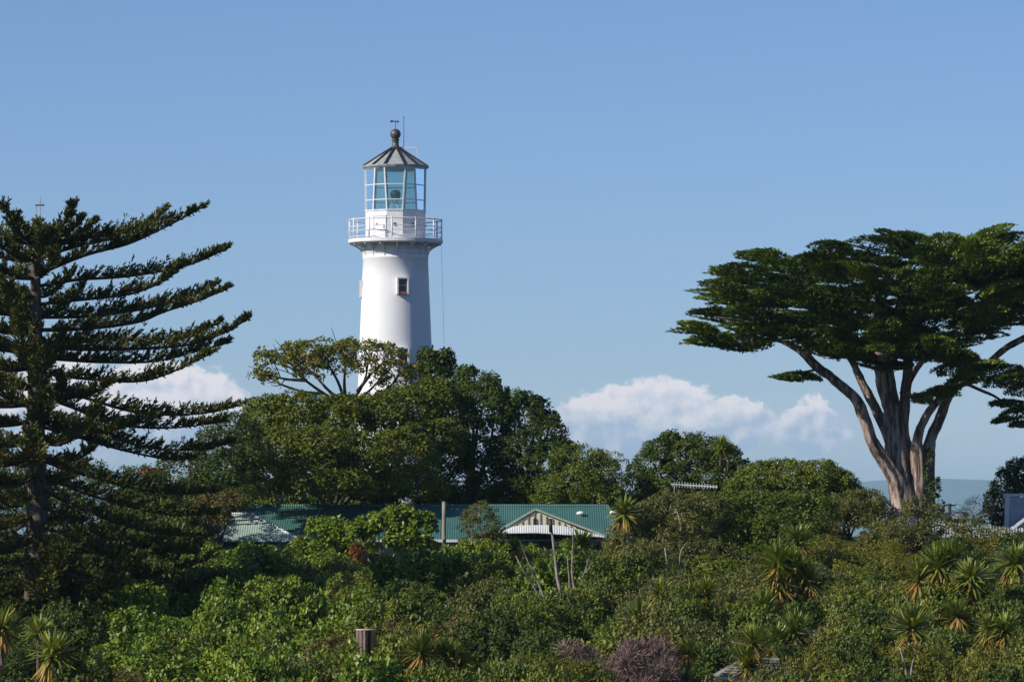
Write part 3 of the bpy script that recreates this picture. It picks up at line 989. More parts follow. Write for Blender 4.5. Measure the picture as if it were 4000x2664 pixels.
    for sx in (-0.36, 0.36):
        MB().lathe([(0.04, h - 0.06), (0.05, h), (0.02, h + 0.07)], 8, (sx, 0, 0)).build('insulator', M_['lead'], r)
        MB().tube([(sx, 0, h + 0.04), (sx + 4, 10, h - 1.3), (sx + 9, 22, h - 1.6)], 0.014, 5).build('wire', M_['black'], r)
    Y = 283.0
    c = P(590, 1826, Y)
    zb = float(ground(c[0], Y)) - 0.3
    r = empty('red_roofed_shed', (c[0], Y, zb), 'small shed with a bright red roof peeping out between the pine and the bush', 'shed')
    h = c[2] - zb
    MB().box((0, 1.2, (h - 0.42) / 2), (1.1, 2.0, h - 0.42)).build('wall', M_['timber'], r)
    MB().poly([(-0.7, -0.1, h - 0.45), (-0.7, 2.5, h - 0.45), (-0.7, 1.2, h)], (1.4, 0, 0)).build('roof', M_['redpaint'], r)
    MB().box((0, 0.18, 0.7), (0.6, 0.05, 1.4)).build('door', M_['black'], r)
    # weather mast behind the pine
    Y = 288.0
    c = P(156, 772, Y)
    zb = float(ground(c[0], Y)) - 0.3
    r = empty('weather_mast', (c[0], Y, zb), 'slim metal weather mast with crossbar rising behind the flat topped pine', 'mast')
    h = c[2] - zb
    MB().tube([(0, 0, 0), (0, 0, h)], [0.09, 0.03], 8).build('pole', M_['lead'], r)
    MB().tube([(-0.22, 0, 0), (-0.22, 0, h - 0.45)], 0.022, 6).build('rail', M_['lead'], r)
    MB().box((0, 0, h - 0.47), (0.55, 0.10, 0.09)).build('crossbar', M_['copper'], r)
    MB().bar((0.05, 0, h - 0.36), (0.42, 0, h - 0.33), 0.025, 0.025).build('sensor_arm', M_['lead'], r)
    # tree stump
    Y = 184.0
    c = P(1428, 2456, Y)
    zb = float(ground(c[0], Y)) - 0.3
    r = empty('tree_stump', (c[0], Y, zb), 'sawn tree stump with flat pale pinkish top among the shrubs', 'stump')
    h = c[2] - zb
    rng = np.random.default_rng(3)
    for i in range(11):
        a = 2 * math.pi * i / 11
        rr = 0.27
        m = MB()
        c_ = np.array([math.sin(a) * rr, -math.cos(a) * rr, 0])
        m.tube([c_ * 1.1, c_ * 0.92 + (0, 0, h * 0.6), c_ * 1.06 + (0, 0, h - 0.05)], [0.14, 0.085, 0.10], 7, 0.12, rng, 2)
        if i != 1: m.build('bark_slab', M_['orangewood'] if i in (2, 3) else M_['stone'], r)
    MB().tube([(0, 0, 0), (0, 0, h - 0.05)], 0.27, 14).build('core', M_['darkbark'], r)
    MB().lathe([(0.37, h - 0.055), (0.39, h - 0.03), (0.38, h), (0.05, h + 0.012)], 20).build('sawn_top', M_['sawn'], r)
    # hut at the bottom edge
    Y = 181.0
    a = P(2800, 2641, Y)
    zb = float(ground(a[0], Y)) - 0.3
    r = empty('shingled_hut', (a[0] + 1.6, Y + 1.5, zb), 'small hut with grey shingled roof and white gutter under the cabbage trees', 'hut')
    o = np.array(r.location)
    e1, e2 = a, P(3130, 2647, Y)
    r1, r2 = P(2903, 2568, Y + 1.6), P(3040, 2568, Y + 1.6)
    MB(o).poly([e1, e2, r2, r1], (0, 0, -0.05)).build('roof', M_['shingle'], r)
    MB(o).poly([e1 + (0, 3.2, 0), e1, r1], (0, 0, -0.05)).build('roof', M_['shingle'], r)
    MB(o).poly([e2, e2 + (0, 3.2, 0), r2], (0, 0, -0.05)).build('roof', M_['shingle'], r)
    MB(o).poly([e2 + (0, 3.2, 0), e1 + (0, 3.2, 0), r1, r2], (0, 0, -0.05)).build('roof', M_['shingle'], r)
    for i in range(1, 7):
        t = i / 7
        p_, q_ = e1 * (1 - t) + r1 * t, e2 * (1 - t) + r2 * t
        MB(o).bar(p_ + (0, 0, 0.02), q_ + (0, 0, 0.02), 0.12, 0.03).build('shingle_course', M_['shingle'], r)
    MB(o).bar(e1 + (-0.05, -0.06, -0.06), e2 + (0.05, -0.06, -0.06), 0.10, 0.09).build('gutter', M_['white'], r)
    hh = e1[2] - 0.14 - zb
    MB(o).box(((e1[0] + e2[0]) / 2, Y + 1.6, zb + hh / 2), (e2[0] - e1[0] - 0.3, 2.9, hh)).build('wall', M_['bluegrey'], r)


small_built()


# ------------------------------------------------------------------ Norfolk pine
def norfolk():
    rng = np.random.default_rng(11)
    Y0 = 214.0
    kx = Y0 / F
    x0 = (140 - 2000) * kx
    zb = float(ground(x0, Y0)) - 0.3
    root = empty('norfolk_pine', (x0, Y0, zb), 'large dark Norfolk pine with broken flat top and upswept tiered branches', 'tree')
    Zl = lambda py: (PYH - py) * kx - zb
    ztop = Zl(905)
    MB().tube([(0, 0, 0), (0.03, 0, ztop * 0.35), (-0.02, 0.02, ztop * 0.7), (0, 0, ztop)], [0.62, 0.46, 0.34, 0.16], 14, 0.04, rng).build('trunk', M_['bark'], root, True)

    def branch(path, r0, dens=1.0):
        """one bough with side sprays; path is local"""
        p = smooth_path(path, 6)
        seg = np.linalg.norm(np.diff(p, axis=0), axis=1)
        s = np.concatenate([[0], np.cumsum(seg)])
        L = s[-1]
        b = MB().tube(path, np.linspace(r0 * 0.62, 0.02, len(path)), 6, k=5).build('bough', M_['darkbark'], root, True)
        n = int(L / 0.062 * dens)
        t = np.sort(rng.uniform(0.07, 1.0, n)) * L
        c = np.stack([np.interp(t, s, p[:, i]) for i in range(3)], -1)
        tg = unit(np.stack([np.interp(t, s, np.gradient(p[:, i], s)) for i in range(3)], -1))
        sd = unit(np.cross(tg, (0, 0, 1.0)))
        side = rng.choice([-1, 0, 1], n, p=[0.42, 0.16, 0.42])
        rel = t / L
        ln = (0.74 * np.sin(np.pi * np.clip(rel * 0.85 + 0.12, 0, 1)) ** 0.7 + 0.10) * rng.uniform(0.55, 1.1, n) * min(1.0, 0.35 + L / 9)
        up = rng.uniform(0.10, 0.62, n)
        d = unit(sd * side[:, None] * rng.uniform(0.6, 1.0, n)[:, None] + tg * 0.75 + np.array([0, 0, 1.0]) * up[:, None])
        nt = 18
        idx = np.repeat(np.arange(n), nt)
        u = rng.uniform(0.10, 1.0, len(idx))
        pos = c[idx] + d[idx] * (ln[idx] * u)[:, None] + np.array([0, 0, 1.0]) * (ln[idx] * u ** 2 * 0.30)[:, None]
        ax = unit(d[idx] + np.array([0, 0, 0.35]) + rng.normal(0, 0.45, (len(idx), 3)))
        nr = rng.normal(0, 1, (len(idx), 3)) + np.array([0, 0, 0.6])
        V1 = leaf_quads(pos, ax, nr, rng.uniform(0.16, 0.30, len(idx)), rng.uniform(0.055, 0.095, len(idx)))
        tint = np.clip(0.5 * rng.uniform(0, 1, n)[idx] + 0.5 * rng.uniform(0, 1, len(idx)), 0, 1)
        # twig spines
        V2 = leaf_quads(c, d + np.array([0, 0, 0.12]), rng.normal(0, 1, (n, 3)), ln, 0.05)
        # leafy rope along the tip of the bough
        m = int(L * 26)
        tt = rng.uniform(0.35, 1.0, m) * L
        cc = np.stack([np.interp(tt, s, p[:, i]) for i in range(3)], -1)
        tg2 = unit(np.stack([np.interp(tt, s, np.gradient(p[:, i], s)) for i in range(3)], -1))
        V3 = leaf_quads(cc, unit(tg2 + rng.normal(0, 0.5, (m, 3)) + np.array([0, 0, 0.25])), rng.normal(0, 1, (m, 3)), rng.uniform(0.14, 0.26, m), 0.08)
        V = np.concatenate([V1, V2, V3])
        T = np.concatenate([tint, rng.uniform(0, 0.5, n), rng.uniform(0.2, 1, m)])
        link('foliage', quad_mesh('foliage', V, T, M_['norfolk']), b)

    loc = lambda pts, dep: [np.array([(px - 140) * kx * (1 + 0.0), dep * (i / (len(pts) - 1)), Zl(py)]) for i, (px, py) in enumerate(pts)]
    seen = [([(140, 1075), (330, 1000), (500, 957), (620, 907), (720, 860), (812, 812)], -1.5, .15),
            ([(140, 1120), (300, 1092), (450, 1082), (600, 1062), (740, 1030), (885, 966)], 1.0, .14),
            ([(140, 1190), (300, 1175), (430, 1165), (540, 1150), (650, 1108), (742, 1042)], -2.5, .14),
            ([(140, 1010), (300, 960), (420, 930), (540, 900), (625, 850)], 2.5, .12),
            ([(140, 960), (230, 900), (280, 850), (296, 802)], -1.2, .09),
            ([(140, 950), (100, 900), (50, 850)], -1.0, .09), ([(140, 950), (150, 900), (135, 860)], 1.0, .08),
            ([(140, 985), (330, 930), (480, 905), (560, 880), (640, 812)], 1.6, .10),
            ([(140, 1290), (350, 1283), (540, 1258), (640, 1220), (780, 1176), (897, 1128)], -0.5, .16),
            ([(140, 1240), (330, 1235), (520, 1210), (680, 1170), (760, 1140), (832, 1103)], 2.2, .13),
            ([(140, 1345), (270, 1362), (400, 1367), (600, 1362), (760, 1345), (890, 1300), (985, 1243)], -1.2, .17),
            ([(140, 1330), (300, 1335), (480, 1325), (640, 1335), (760, 1300), (843, 1255)], 2.0, .14),
            ([(140, 1395), (260, 1405), (400, 1413), (600, 1410), (760, 1372), (895, 1335)], 0.8, .16),
            ([(140, 1450), (250, 1470), (400, 1486), (560, 1491), (700, 1450), (848, 1380)], -1.8, .16),
            ([(140, 1500), (260, 1530), (400, 1575), (540, 1612), (700, 1622), (840, 1610), (960, 1580)], -1.0, .16),
            ([(140, 1540), (280, 1590), (430, 1650), (600, 1670), (760, 1660), (880, 1640)], 1.5, .15),
            ([(140, 1600), (260, 1650), (400, 1692), (560, 1745), (760, 1757), (900, 1730)], 0.6, .15),
            ([(140, 1660), (300, 1705), (450, 1750), (640, 1792), (760, 1795)], -1.0, .14),
            ([(140, 1540), (260, 1560), (380, 1540), (460, 1505)], -3.0, .11),
            ([(140, 1640), (260, 1680), (420, 1690), (560, 1660), (640, 1640)], -4.0, .12),
            ([(140, 1790), (320, 1850), (500, 1900), (680, 1930), (860, 1925)], -3.0, .15),
            ([(140, 1850), (320, 1920), (500, 1975), (680, 2010), (850, 2010)], -2.0, .15), ([(140, 1900), (320, 1985), (500, 2050), (660, 2085), (800, 2090)], -3.6, .15),
            ([(140, 1960), (300, 2045), (460, 2110), (620, 2150), (780, 2160)], -2.2, .15), ([(140, 2030), (300, 2120), (450, 2180), (600, 2225), (720, 2240)], -3.8, .15),
            ([(140, 2100), (280, 2190), (420, 2250), (560, 2300), (660, 2320)], -2.6, .15), 
            ([(140, 2170), (260, 2260), (380, 2320), (500, 2365), (590, 2380)], -3.4, .14)]
    for pts, dep, r0 in seen:
        branch(loc(pts, dep), r0)
    # the remaining tiers all round
    z = 1.6
    i = 0
    while z < ztop - 0.2:
        rel = z / ztop
        nb = 6 if rel > 0.45 else 8
        a0 = rng.uniform(0, 6.28)
        for q in range(nb):
            a = a0 + 2 * math.pi * q / nb + rng.normal(0, 0.15)
            right = math.sin(a) > 0.55
            if right and 0.36 < rel < 0.97 : continue
            L = np.interp(rel, [0, 0.15, 0.5, 0.8, 1.0], [9.5, 9.8, 9.3, 8.0, 5.2]) * rng.uniform(0.75, 1.02)
            if rel > 0.36 and math.sin(a) > 0.1: L *= 0.75
            if right and rel < 0.36: L *= 0.9
            rise = np.interp(rel, [0, 0.35, 0.6, 1.0], [-0.30, -0.22, 0.02, 0.22])
            curl = np.interp(rel, [0, 0.5, 1.0], [0.26, 0.24, 0.20])
            if rel > 0.85: rise, L = 0.16, L * 0.8
            pth = []
            for s_ in np.linspace(0, 1, 6):
                pth.append(np.array([math.sin(a) * L * s_, -math.cos(a) * L * s_, z + L * (rise * s_ + curl * s_ * s_ - 0.06 * math.sin(s_ * 3.1))]))
            branch(pth, 0.10 + 0.008 * L, 0.8)
        z += 0.80 if rel > 0.4 else 0.95


norfolk()


# ------------------------------------------------------------------ Monterey cypress on the right
def cypress():
    rng = np.random.default_rng(21)
    Y0 = 250.0
    kx = Y0 / F
    xb, _, _ = P(3555, 2000, Y0)
    zb = float(ground(xb, Y0)) - 0.3
    root = empty('cypress_tree', (xb, Y0, zb), 'huge spreading flat layered cypress with forked bare trunk and sunlit limbs', 'tree')
    o = np.array(root.location)

    def L3(px, py, dep): return P(px, py, Y0) + (0, dep, 0)
    limbs = [
        ([(3520, 2080, 0), (3515, 1930, -0.4), (3470, 1830, -0.7), (3405, 1735, -1.0), (3370, 1640, -1.2), (3330, 1555, -1.3), (3240, 1478, -1.4), (3190, 1440, -1.5), (3140, 1390, -1.5), (3080, 1350, -1.4), (3010, 1330, -1.3), (2860, 1358, -1.0)], [.62, .52, .38, .31, .29, .26, .22, .21, .19, .15, .10, .04]),
        ([(3150, 1400, -1.5), (3140, 1340, -1.3), (3105, 1260, -1.0), (3020, 1190, -.6)], [.2, .17, .13, .06]),
        ([(3020, 1332, -1.3), (2960, 1290, -2), (2880, 1260, -2.5), (2780, 1250, -3)], [.11, .10, .08, .04]),
        ([(3540, 2080, .3), (3520, 1860, .4), (3470, 1700, .6), (3410, 1570, .8), (3360, 1470, 1.0), (3335, 1410, 1.1), (3280, 1330, 1.3), (3200, 1230, 1.5)], [.5, .34, .25, .22, .19, .17, .14, .06]),
        ([(3545, 2080, -.1), (3520, 1880, -.1), (3500, 1740, 0), (3485, 1600, .1), (3462, 1480, .2), (3450, 1370, .2), (3440, 1240, .3), (3430, 1100, .4)], [.85, .68, .52, .46, .41, .35, .27, .14]),
        ([(3580, 2080, 0), (3575, 1860, .1), (3535, 1700, .5), (3540, 1560, .7), (3552, 1440, .8), (3560, 1330, .9), (3600, 1180, 1.0)], [.6, .42, .26, .25, .23, .20, .10]),
        ([(3530, 1540, .7), (3575, 1450, .2), (3630, 1380, -.4), (3720, 1290, -1.0)], [.2, .16, .13, .07]),
        ([(3590, 2080, -.2), (3585, 1820, -.3), (3580, 1720, -.4), (3610, 1630, -.7), (3665, 1560, -1.0), (3730, 1515, -1.4), (3800, 1470, -2.0)], [.5, .38, .24, .21, .20, .17, .09]),
        ([(3610, 2080, .2), (3620, 1850, .2), (3635, 1720, .2), (3668, 1640, .3), (3700, 1560, .4), (3740, 1490, .6), (3800, 1445, .8), (3860, 1420, .9), (3930, 1362, 1.2), (4010, 1318, 1.4), (4180, 1230, 1.8)], [.6, .44, .28, .23, .21, .20, .18, .17, .16, .15, .07]),
        ([(3765, 1490, .6), (3830, 1525, -.2), (3880, 1550, -.8), (3960, 1605, -1.3), (4080, 1640, -1.6)], [.09, .08, .07, .06, .03]),
        ([(3485, 1600, .1), (3480, 1450, 2.0), (3560, 1300, 4.0), (3640, 1150, 5.5)], [.3, .26, .2, .1]),
        ([(3190, 1440, -1.5), (3150, 1455, -2.0), (3080, 1460, -2.4)], [.08, .06, .03])]
    for i, (pts, rad) in enumerate(limbs):
        m = MB(o).tube([L3(*q) for q in pts], rad, 22, 0.15 if max(rad) > 0.4 else 0.07, rng, 6)
        m.build('trunk' if i == 4 else 'limb', M_['cypressbark'], root, True)
    # ivy on the shaded side of the trunk
    C, O = lobe_points(rng, [tuple(L3(3632, 1880, -.3) - o) + (.36, .5, 1.5), tuple(L3(3640, 1985, -.4) - o) + (.55, .6, .8)], 0.3, -1)
    V, t = clumps(rng, C, 0.18 * np.ones(len(C)), O, 26, 0.14, 0.10)
    link('ivy', quad_mesh('ivy', V, t, M_['dark']), root)
    # crown outline in the photograph, filled with flat pads
    top = np.array([(2650, 1262), (2690, 1190), (2750, 1140), (2790, 1075), (2850, 1040), (2890, 990), (2960, 1000), (3060, 975), (3160, 968), (3250, 940), (3380, 928), (3520, 905), (3640, 925), (3760, 918), (3860, 893), (3960, 915), (4080, 940), (4200, 985), (4320, 1060), (4420, 1190)], float)
    bot = np.array([(2650, 1266), (2740, 1350), (2880, 1340), (3000, 1310), (3120, 1300), (3200, 1350), (3300, 1380), (3400, 1405), (3540, 1400), (3640, 1385), (3760, 1345), (3860, 1300), (3960, 1265), (4080, 1230), (4220, 1230), (4420, 1200)], float)
    pads = []
    tries = 0
    while len(pads) < 175 and tries < 9000:
        tries += 1
        px = rng.uniform(2690, 4400)
        a, b = np.interp(px, top[:, 0], top[:, 1]) + 22, np.interp(px, bot[:, 0], bot[:, 1]) - 20
        if b <= a: continue
        py = rng.uniform(a, b)
        u = (px - 3540) / 900.0
        v = (py - a) / (b - a)
        dmax = 8.5 * math.sqrt(max(0.03, 1 - min(1, abs(u)) ** 2.2)) * (0.55 + 0.45 * math.sin(math.pi * min(1, 0.25 + v * 0.75)))
        dep = rng.uniform(-1, 0.75) * dmax
        if all((px - q[0]) ** 2 * .35 + ((py - q[1]) * 2.1) ** 2 + ((dep - q[2]) * 34) ** 2 > 88 ** 2 for q in pads):
            pads.append((px, py, dep, rng.uniform(1.15, 1.95) * (1.0 - 0.35 * abs(u) ** 3)))
    hand = [(2700, 1262, -1, 1.0), (2745, 1325, -1, 1.3), (2870, 1345, -1.5, .9), (2830, 1050, 0, 1.2), (2950, 985, .5, 1.1), (2990, 985, -1, 1.2), (2800, 1105, -1, 1.2), (3130, 1455, -2, 1.0), (3070, 1462, -2.3, .8), (3390, 1415, -3, 1.3),
            (3480, 1420, -3.5, 1.1), (3500, 908, 0, 1.4), (3540, 905, -.5, 1.0), (3860, 900, -.5, 1.5), (3930, 915, .5, 1.2), (3960, 1140, -3, 1.5), (3900, 1120, -2, 1.6),
            (3580, 1545, -3, 1.0), (3660, 1520, -3.2, 1.4), (3740, 1480, -3, 1.5), (3850, 1450, -2, 1.7), (3930, 1475, -2.5, 1.6), (4020, 1510, -2, 1.6), (3830, 1420, 0, 1.5), (3740, 1420, .5, 1.4), (4000, 1450, 1, 1.5),
            (3920, 1560, -1.5, 1.0), (3980, 1600, -1.5, 1.4), (4060, 1640, -1.5, 1.3), (3990, 1640, -1, .9), (3900, 1625, -1.4, .6), (3330, 1370, -4, 1.3), (3260, 1340, -4.2, 1.4), (3180, 1360, -3.8, 1.0), (3420, 1320, -6, 1.6), (3600, 1340, -5.5, 1.7), (3700, 1390, -5, 1.4)]
    hang = [(3230, 1395, -4.5, 1.2), (3310, 1400, -5, 1.3), (3420, 1385, -6.5, 1.4), (3530, 1395, -6.5, 1.4), (3640, 1410, -6, 1.3), (3120, 1345, -3.5, 1.2), (3060, 1315, -4, 1.2), (2960, 1325, -3, 1.1), (3720, 1425, -5, 1.2), (3360, 1350, 3, 1.5), (3600, 1370, 4, 1.5)]
    for (px, py, dep, a) in [(q[0] + (24 if q[0] < 2900 else 0), q[1] + 24, q[2], q[3]) for q in pads + hand] + hang:
        c = L3(px, py, dep) - o
        out = np.array([c[0] - 0.0, c[1] * 0.8, 0]) + rng.normal(0, 1.0, 3) * np.array([1, 1, 0])
        f = unit(out + 1e-3)
        sd = np.array([-f[1], f[0], 0])
        b = a * rng.uniform(0.6, 0.85)
        hgt = a * rng.uniform(0.22, 0.34)
        n = int(1000 * a)
        tilt, roll = rng.uniform(-0.04, 0.26), rng.normal(0, 0.16)
        th = rng.uniform(0, 2 * np.pi, n)
        lob = 0.80 + 0.20 * np.sin(th * rng.integers(4, 7) + rng.uniform(0, 6)) + 0.10 * np.sin(th * 11 + rng.uniform(0, 6))
        r = np.sqrt(rng.uniform(0.0, 1, n)) * lob
        ca, sa = np.cos(th), np.sin(th)
        # pads are pointed outward
        ext = 1.0 + 0.30 * np.clip(ca, 0, 1) ** 6
        radial = f[None] * ca[:, None] + sd[None] * sa[:, None]
        low = rng.uniform(0, 1, n) < 0.28
        zz = np.where(low, -0.45 * hgt * rng.uniform(0, 1, n) * (1 - r ** 2), hgt * (1 - r ** 2.4) * rng.uniform(0.55, 1.1, n)) + tilt * r * a * ca + roll * r * b * sa
        posn = c + f[None] * (r * ca * a * ext)[:, None] + sd[None] * (r * sa * b)[:, None] + np.array([0, 0, 1.0]) * zz[:, None]
        ax = unit(radial * 0.75 + f[None] * 0.55 + np.array([0, 0, 1.0]) * rng.uniform(-0.05, 0.6, n)[:, None] + rng.normal(0, 0.28, (n, 3)))
        nr = unit(np.array([0, 0, 1.0]) + radial * 0.4 * r[:, None] + rng.normal(0, 0.45, (n, 3)))
        nr[low] *= -1
        V = leaf_quads(posn - ax * 0.08, ax, nr, rng.uniform(0.17, 0.34, n), rng.uniform(0.06, 0.11, n))
        T = np.clip(rng.uniform(0, 0.6) + rng.uniform(0, 0.4, n), 0, 1)
        link('foliage_pad', quad_mesh('foliage_pad', V, T, M_['cypress']), root)


cypress()


# ------------------------------------------------------------------ single trees, shaped from the photograph
def px_lobes(lst, Y0):
    """(px, py, half width px, half height px, depth offset m, depth radius m) -> ellipsoids in metres"""
    out = []
    for (px, py, hw, hh, dep, dr) in lst:
        Y = Y0 + dep
        c = P(px, py, Y)
        out.append((c[0], c[1], c[2], hw * Y / F, dr, hh * Y / F))
    return out


def tree(name, label, cat, Y0, base_px, lobes, mat, seed, bark='bark', trunk_r=0.22, limbs=True, group=None, **kw):
    rng = np.random.default_rng(seed)
    lob = np.array(px_lobes(lobes, Y0))
    xb = (base_px - 2000) * Y0 / F
    zb = float(ground(xb, Y0)) - 0.2
    root = empty(name, (xb, Y0, zb), label, cat, group)
    o = np.array(root.location)
    lob[:, :3] -= o
    V, t = lobe_crown(rng, lob, **kw)
    link('crown', quad_mesh('crown', V, t, M_[mat]), root)
    hc = max(0.8, 0.45 * lob[:, 2].mean())
    MB().tube([(0, 0, 0), (0.1, 0.05, hc * 0.5), (0, 0, hc)], [trunk_r * 1.3, trunk_r, trunk_r * 0.9], 8, 0.06, rng).build('trunk', M_[bark], root, True)
    if limbs:
        for l in lob[:10]:
            e = l[:3] + (0, 0, l[5] * 0.3)
            mid = (np.array([0, 0, hc]) + e) / 2 + rng.normal(0, 0.25, 3) + (0, 0, -0.2)
            MB().tube([(0, 0, hc * 0.92), mid, e], [trunk_r * 0.6, trunk_r * 0.4, trunk_r * 0.15], 6).build('limb', M_[bark], root, True)
    return root


def umbrella_tree():
    rng = np.random.default_rng(31)
    Y0 = 266.0
    xb = (1330 - 2000) * Y0 / F
    zb = float(ground(xb, Y0)) - 0.2
    root = empty('umbrella_tree', (xb, Y0, zb), 'umbrella crowned tree with bare twisting branches in front of the lighthouse foot', 'tree')
    o = np.array(root.location)
    lob = [(1080, 1415, 70, 45, -1, 1.4), (1160, 1385, 80, 40, 0.5, 1.6), (1250, 1380, 90, 45, -1, 2.0), (1340, 1385, 90, 45, 1, 2.2), (1430, 1380, 95, 45, -0.5, 2.0), (1500, 1400, 70, 42, 1, 1.6), (1545, 1452, 55, 36, -0.5, 1.2),
           (1110, 1430, 70, 35, 1.5, 1.4), (1650, 1480, 70, 60, 0.5, 1.5), (1300, 1415, 90, 35, 2.5, 1.4), (1180, 1420, 80, 30, -2, 1.2), (1020, 1480, 32, 22, 0, .5), (1530, 1460, 60, 40, -2, 1.2), (1050, 1470, 40, 18, 1, .5), (1400, 1425, 70, 30, -2.2, 1.0), (1120, 1462, 62, 22, -1.5, .8), (1235, 1452, 66, 26, 1.5, .9), (1345, 1455, 60, 26, 0.6, .8), (1450, 1462, 60, 30, 1.2, .9), (1570, 1510, 70, 40, 0, 1.0), (1500, 1530, 60, 34, 1.4, .8)]
    L = np.array(px_lobes(lob, Y0))
    L[:, :3] -= o
    C, Od = lobe_points(rng, L, 0.52, -0.2)
    keep = rng.uniform(0, 1, len(C)) < 0.72
    C = C + rng.normal(0, 0.12, C.shape)
    V, t = clumps(rng, C[keep], 0.30 * rng.uniform(0.7, 1.3, keep.sum()), Od[keep], 34, 0.21, 0.11, 0.7)
    link('crown', quad_mesh('crown', V, t, M_['coral']), root)
    l3 = lambda px, py, d: P(px, py, Y0) + (0, d, 0) - o
    MB().tube([(0, 0, 0), l3(1340, 1680, 0), l3(1350, 1560, 0)], [0.45, 0.36, 0.30], 10, 0.06, rng).build('trunk', M_['darkbark'], root, True)
    br = [[(1350, 1580, 0), (1270, 1540, -.4), (1200, 1490, -.6), (1130, 1440, -.8), (1060, 1420, -1)], [(1350, 1575, 0), (1290, 1530, .2), (1240, 1470, .4), (1190, 1420, .6)], [(1350, 1570, 0), (1330, 1500, -.5), (1290, 1440, -.8), (1250, 1390, -1)],
          [(1350, 1570, 0), (1345, 1490, .6), (1345, 1430, .9), (1340, 1390, 1)], [(1350, 1575, 0), (1400, 1530, -.3), (1430, 1470, -.5), (1435, 1400, -.5)], [(1350, 1585, 0), (1420, 1545, .4), (1480, 1490, .8), (1510, 1420, 1)],
          [(1350, 1590, 0), (1450, 1560, -.3), (1530, 1500, -.4), (1580, 1440, -.5)], [(1200, 1490, -.6), (1110, 1470, -.3), (1030, 1470, 0)], [(1270, 1540, -.4), (1180, 1530, .5), (1100, 1500, 1), (1050, 1475, 1)], [(1400, 1530, -.3), (1470, 1450, -1.5), (1530, 1440, -2)],
          [(1240, 1470, .4), (1160, 1430, 1.2), (1110, 1420, 1.5)], [(1450, 1560, -.3), (1570, 1540, 0), (1650, 1480, .5)], [(1290, 1440, -.8), (1220, 1420, -1.6), (1180, 1410, -2)]]
    for b in br:
        pts = [l3(*q) + rng.normal(0, 0.06, 3) for q in b]
        MB().tube(pts, np.linspace(0.11, 0.03, len(pts)), 7, 0.05, rng, 5).build('branch', M_['darkbark'], root, True)
        for q in range(3):     # forking twigs
            a_ = pts[len(pts) // 2] * (1 - q / 4) + pts[-1] * (q / 4)
            d_ = unit(pts[-1] - pts[0]) * rng.uniform(.5, 1.0) + rng.normal(0, 0.42, 3) + (0, 0, 0.35)
            MB().tube([a_, a_ + d_ * 0.5 + rng.normal(0, .07, 3), a_ + d_ * 1.1], [0.04, 0.03, 0.012], 5).build('branch', M_['darkbark'], root, True)


umbrella_tree()

tree('coastal_tree', 'broad mid green tree mass below the umbrella crowned tree', 'tree', 259.0, 1300,
     [(1060, 1650, 110, 90, -2, 2.2), (1170, 1620, 120, 70, -3, 2.4), (1330, 1640, 130, 80, -3, 2.4), (1480, 1640, 120, 90, -2, 2.4), (1600, 1600, 120, 80, 0, 2.0), (1690, 1560, 80, 80, 1, 1.6), (1090, 1770, 130, 90, -7, 2.8), (1250, 1760, 130, 80, -9, 3.0),
      (1420, 1790, 130, 90, -8, 2.8), (1580, 1760, 120, 90, -4, 2.4), (1700, 1720, 100, 90, -1, 2), (1030, 1870, 110, 80, -11, 2.6), (1180, 1880, 110, 60, -11, 2.6), (1330, 1890, 120, 60, -10, 2.6), (1480, 1900, 120, 55, -8, 2.4), (1620, 1890, 120, 70, -5, 2.2)],
     'coral', 41, spacing=0.52, rc=0.42, nleaf=54, L=0.21, W=0.115, droop=0.3)
tree('coastal_tree', 'dark glossy evergreen tree with sprig tips beside the lighthouse', 'tree', 263.0, 1850,
     [(1672, 1400, 16, 34, 2, .35), (1700, 1440, 26, 44, 2, .5), (1738, 1402, 10, 22, 2, .25), (1742, 1460, 18, 34, 2, .35), (1775, 1550, 55, 48, 1.5, .9), (1822, 1478, 28, 34, 1, .5), (1850, 1555, 62, 48, 0, 1.2), (1800, 1520, 30, 30, 1, .5), (1912, 1505, 18, 34, 0, .4), (1935, 1560, 36, 36, 0, .7), (1780, 1640, 110, 90, -.5, 2), (1900, 1640, 110, 90, -1, 2),
      (1760, 1780, 110, 90, -1.5, 2), (1900, 1790, 120, 90, -2, 2), (1800, 1900, 120, 70, -2, 2), (1940, 1900, 110, 70, -2, 2), (1968, 1570, 16, 44, .6, .35)],
     'dark', 42, spacing=0.55, rc=0.38, nleaf=58, L=0.19, W=0.10)
tree('coastal_tree', 'dark evergreen with pointed upright tips stepping down towards the cloud', 'tree', 262.0, 2080,
     [(2028, 1585, 14, 48, 0, .32), (2078, 1578, 12, 52, 0, .28), (2114, 1605, 12, 44, .5, .28), (2150, 1650, 14, 34, .5, .3), (2000, 1635, 36, 36, 0, .7), (2050, 1660, 85, 70, 0, 1.5), (2120, 1700, 80, 70, -.5, 1.6), (2020, 1780, 110, 90, -1, 2), (2140, 1800, 100, 80, -1.5, 2), (2060, 1890, 120, 70, -2, 2), (2180, 1900, 100, 60, -2, 2), (2190, 1770, 55, 45, 0, 1.2)],
     'dark', 43, spacing=0.55, rc=0.36, nleaf=58, L=0.17, W=0.09)
tree('coastal_tree', 'rounded dark olive tree at the right end of the dark tree row', 'tree', 258.0, 2300,
     [(2230, 1800, 70, 50, 0, 1.4), (2300, 1800, 75, 45, 0, 1.4), (2350, 1850, 60, 60, -.5, 1.3), (2260, 1890, 100, 70, -1, 1.8), (2360, 1930, 70, 55, -1, 1.5), (2200, 1930, 90, 50, -1.5, 1.5)],
     'mid', 44, spacing=0.5, rc=0.34, nleaf=58, L=0.15, W=0.08)
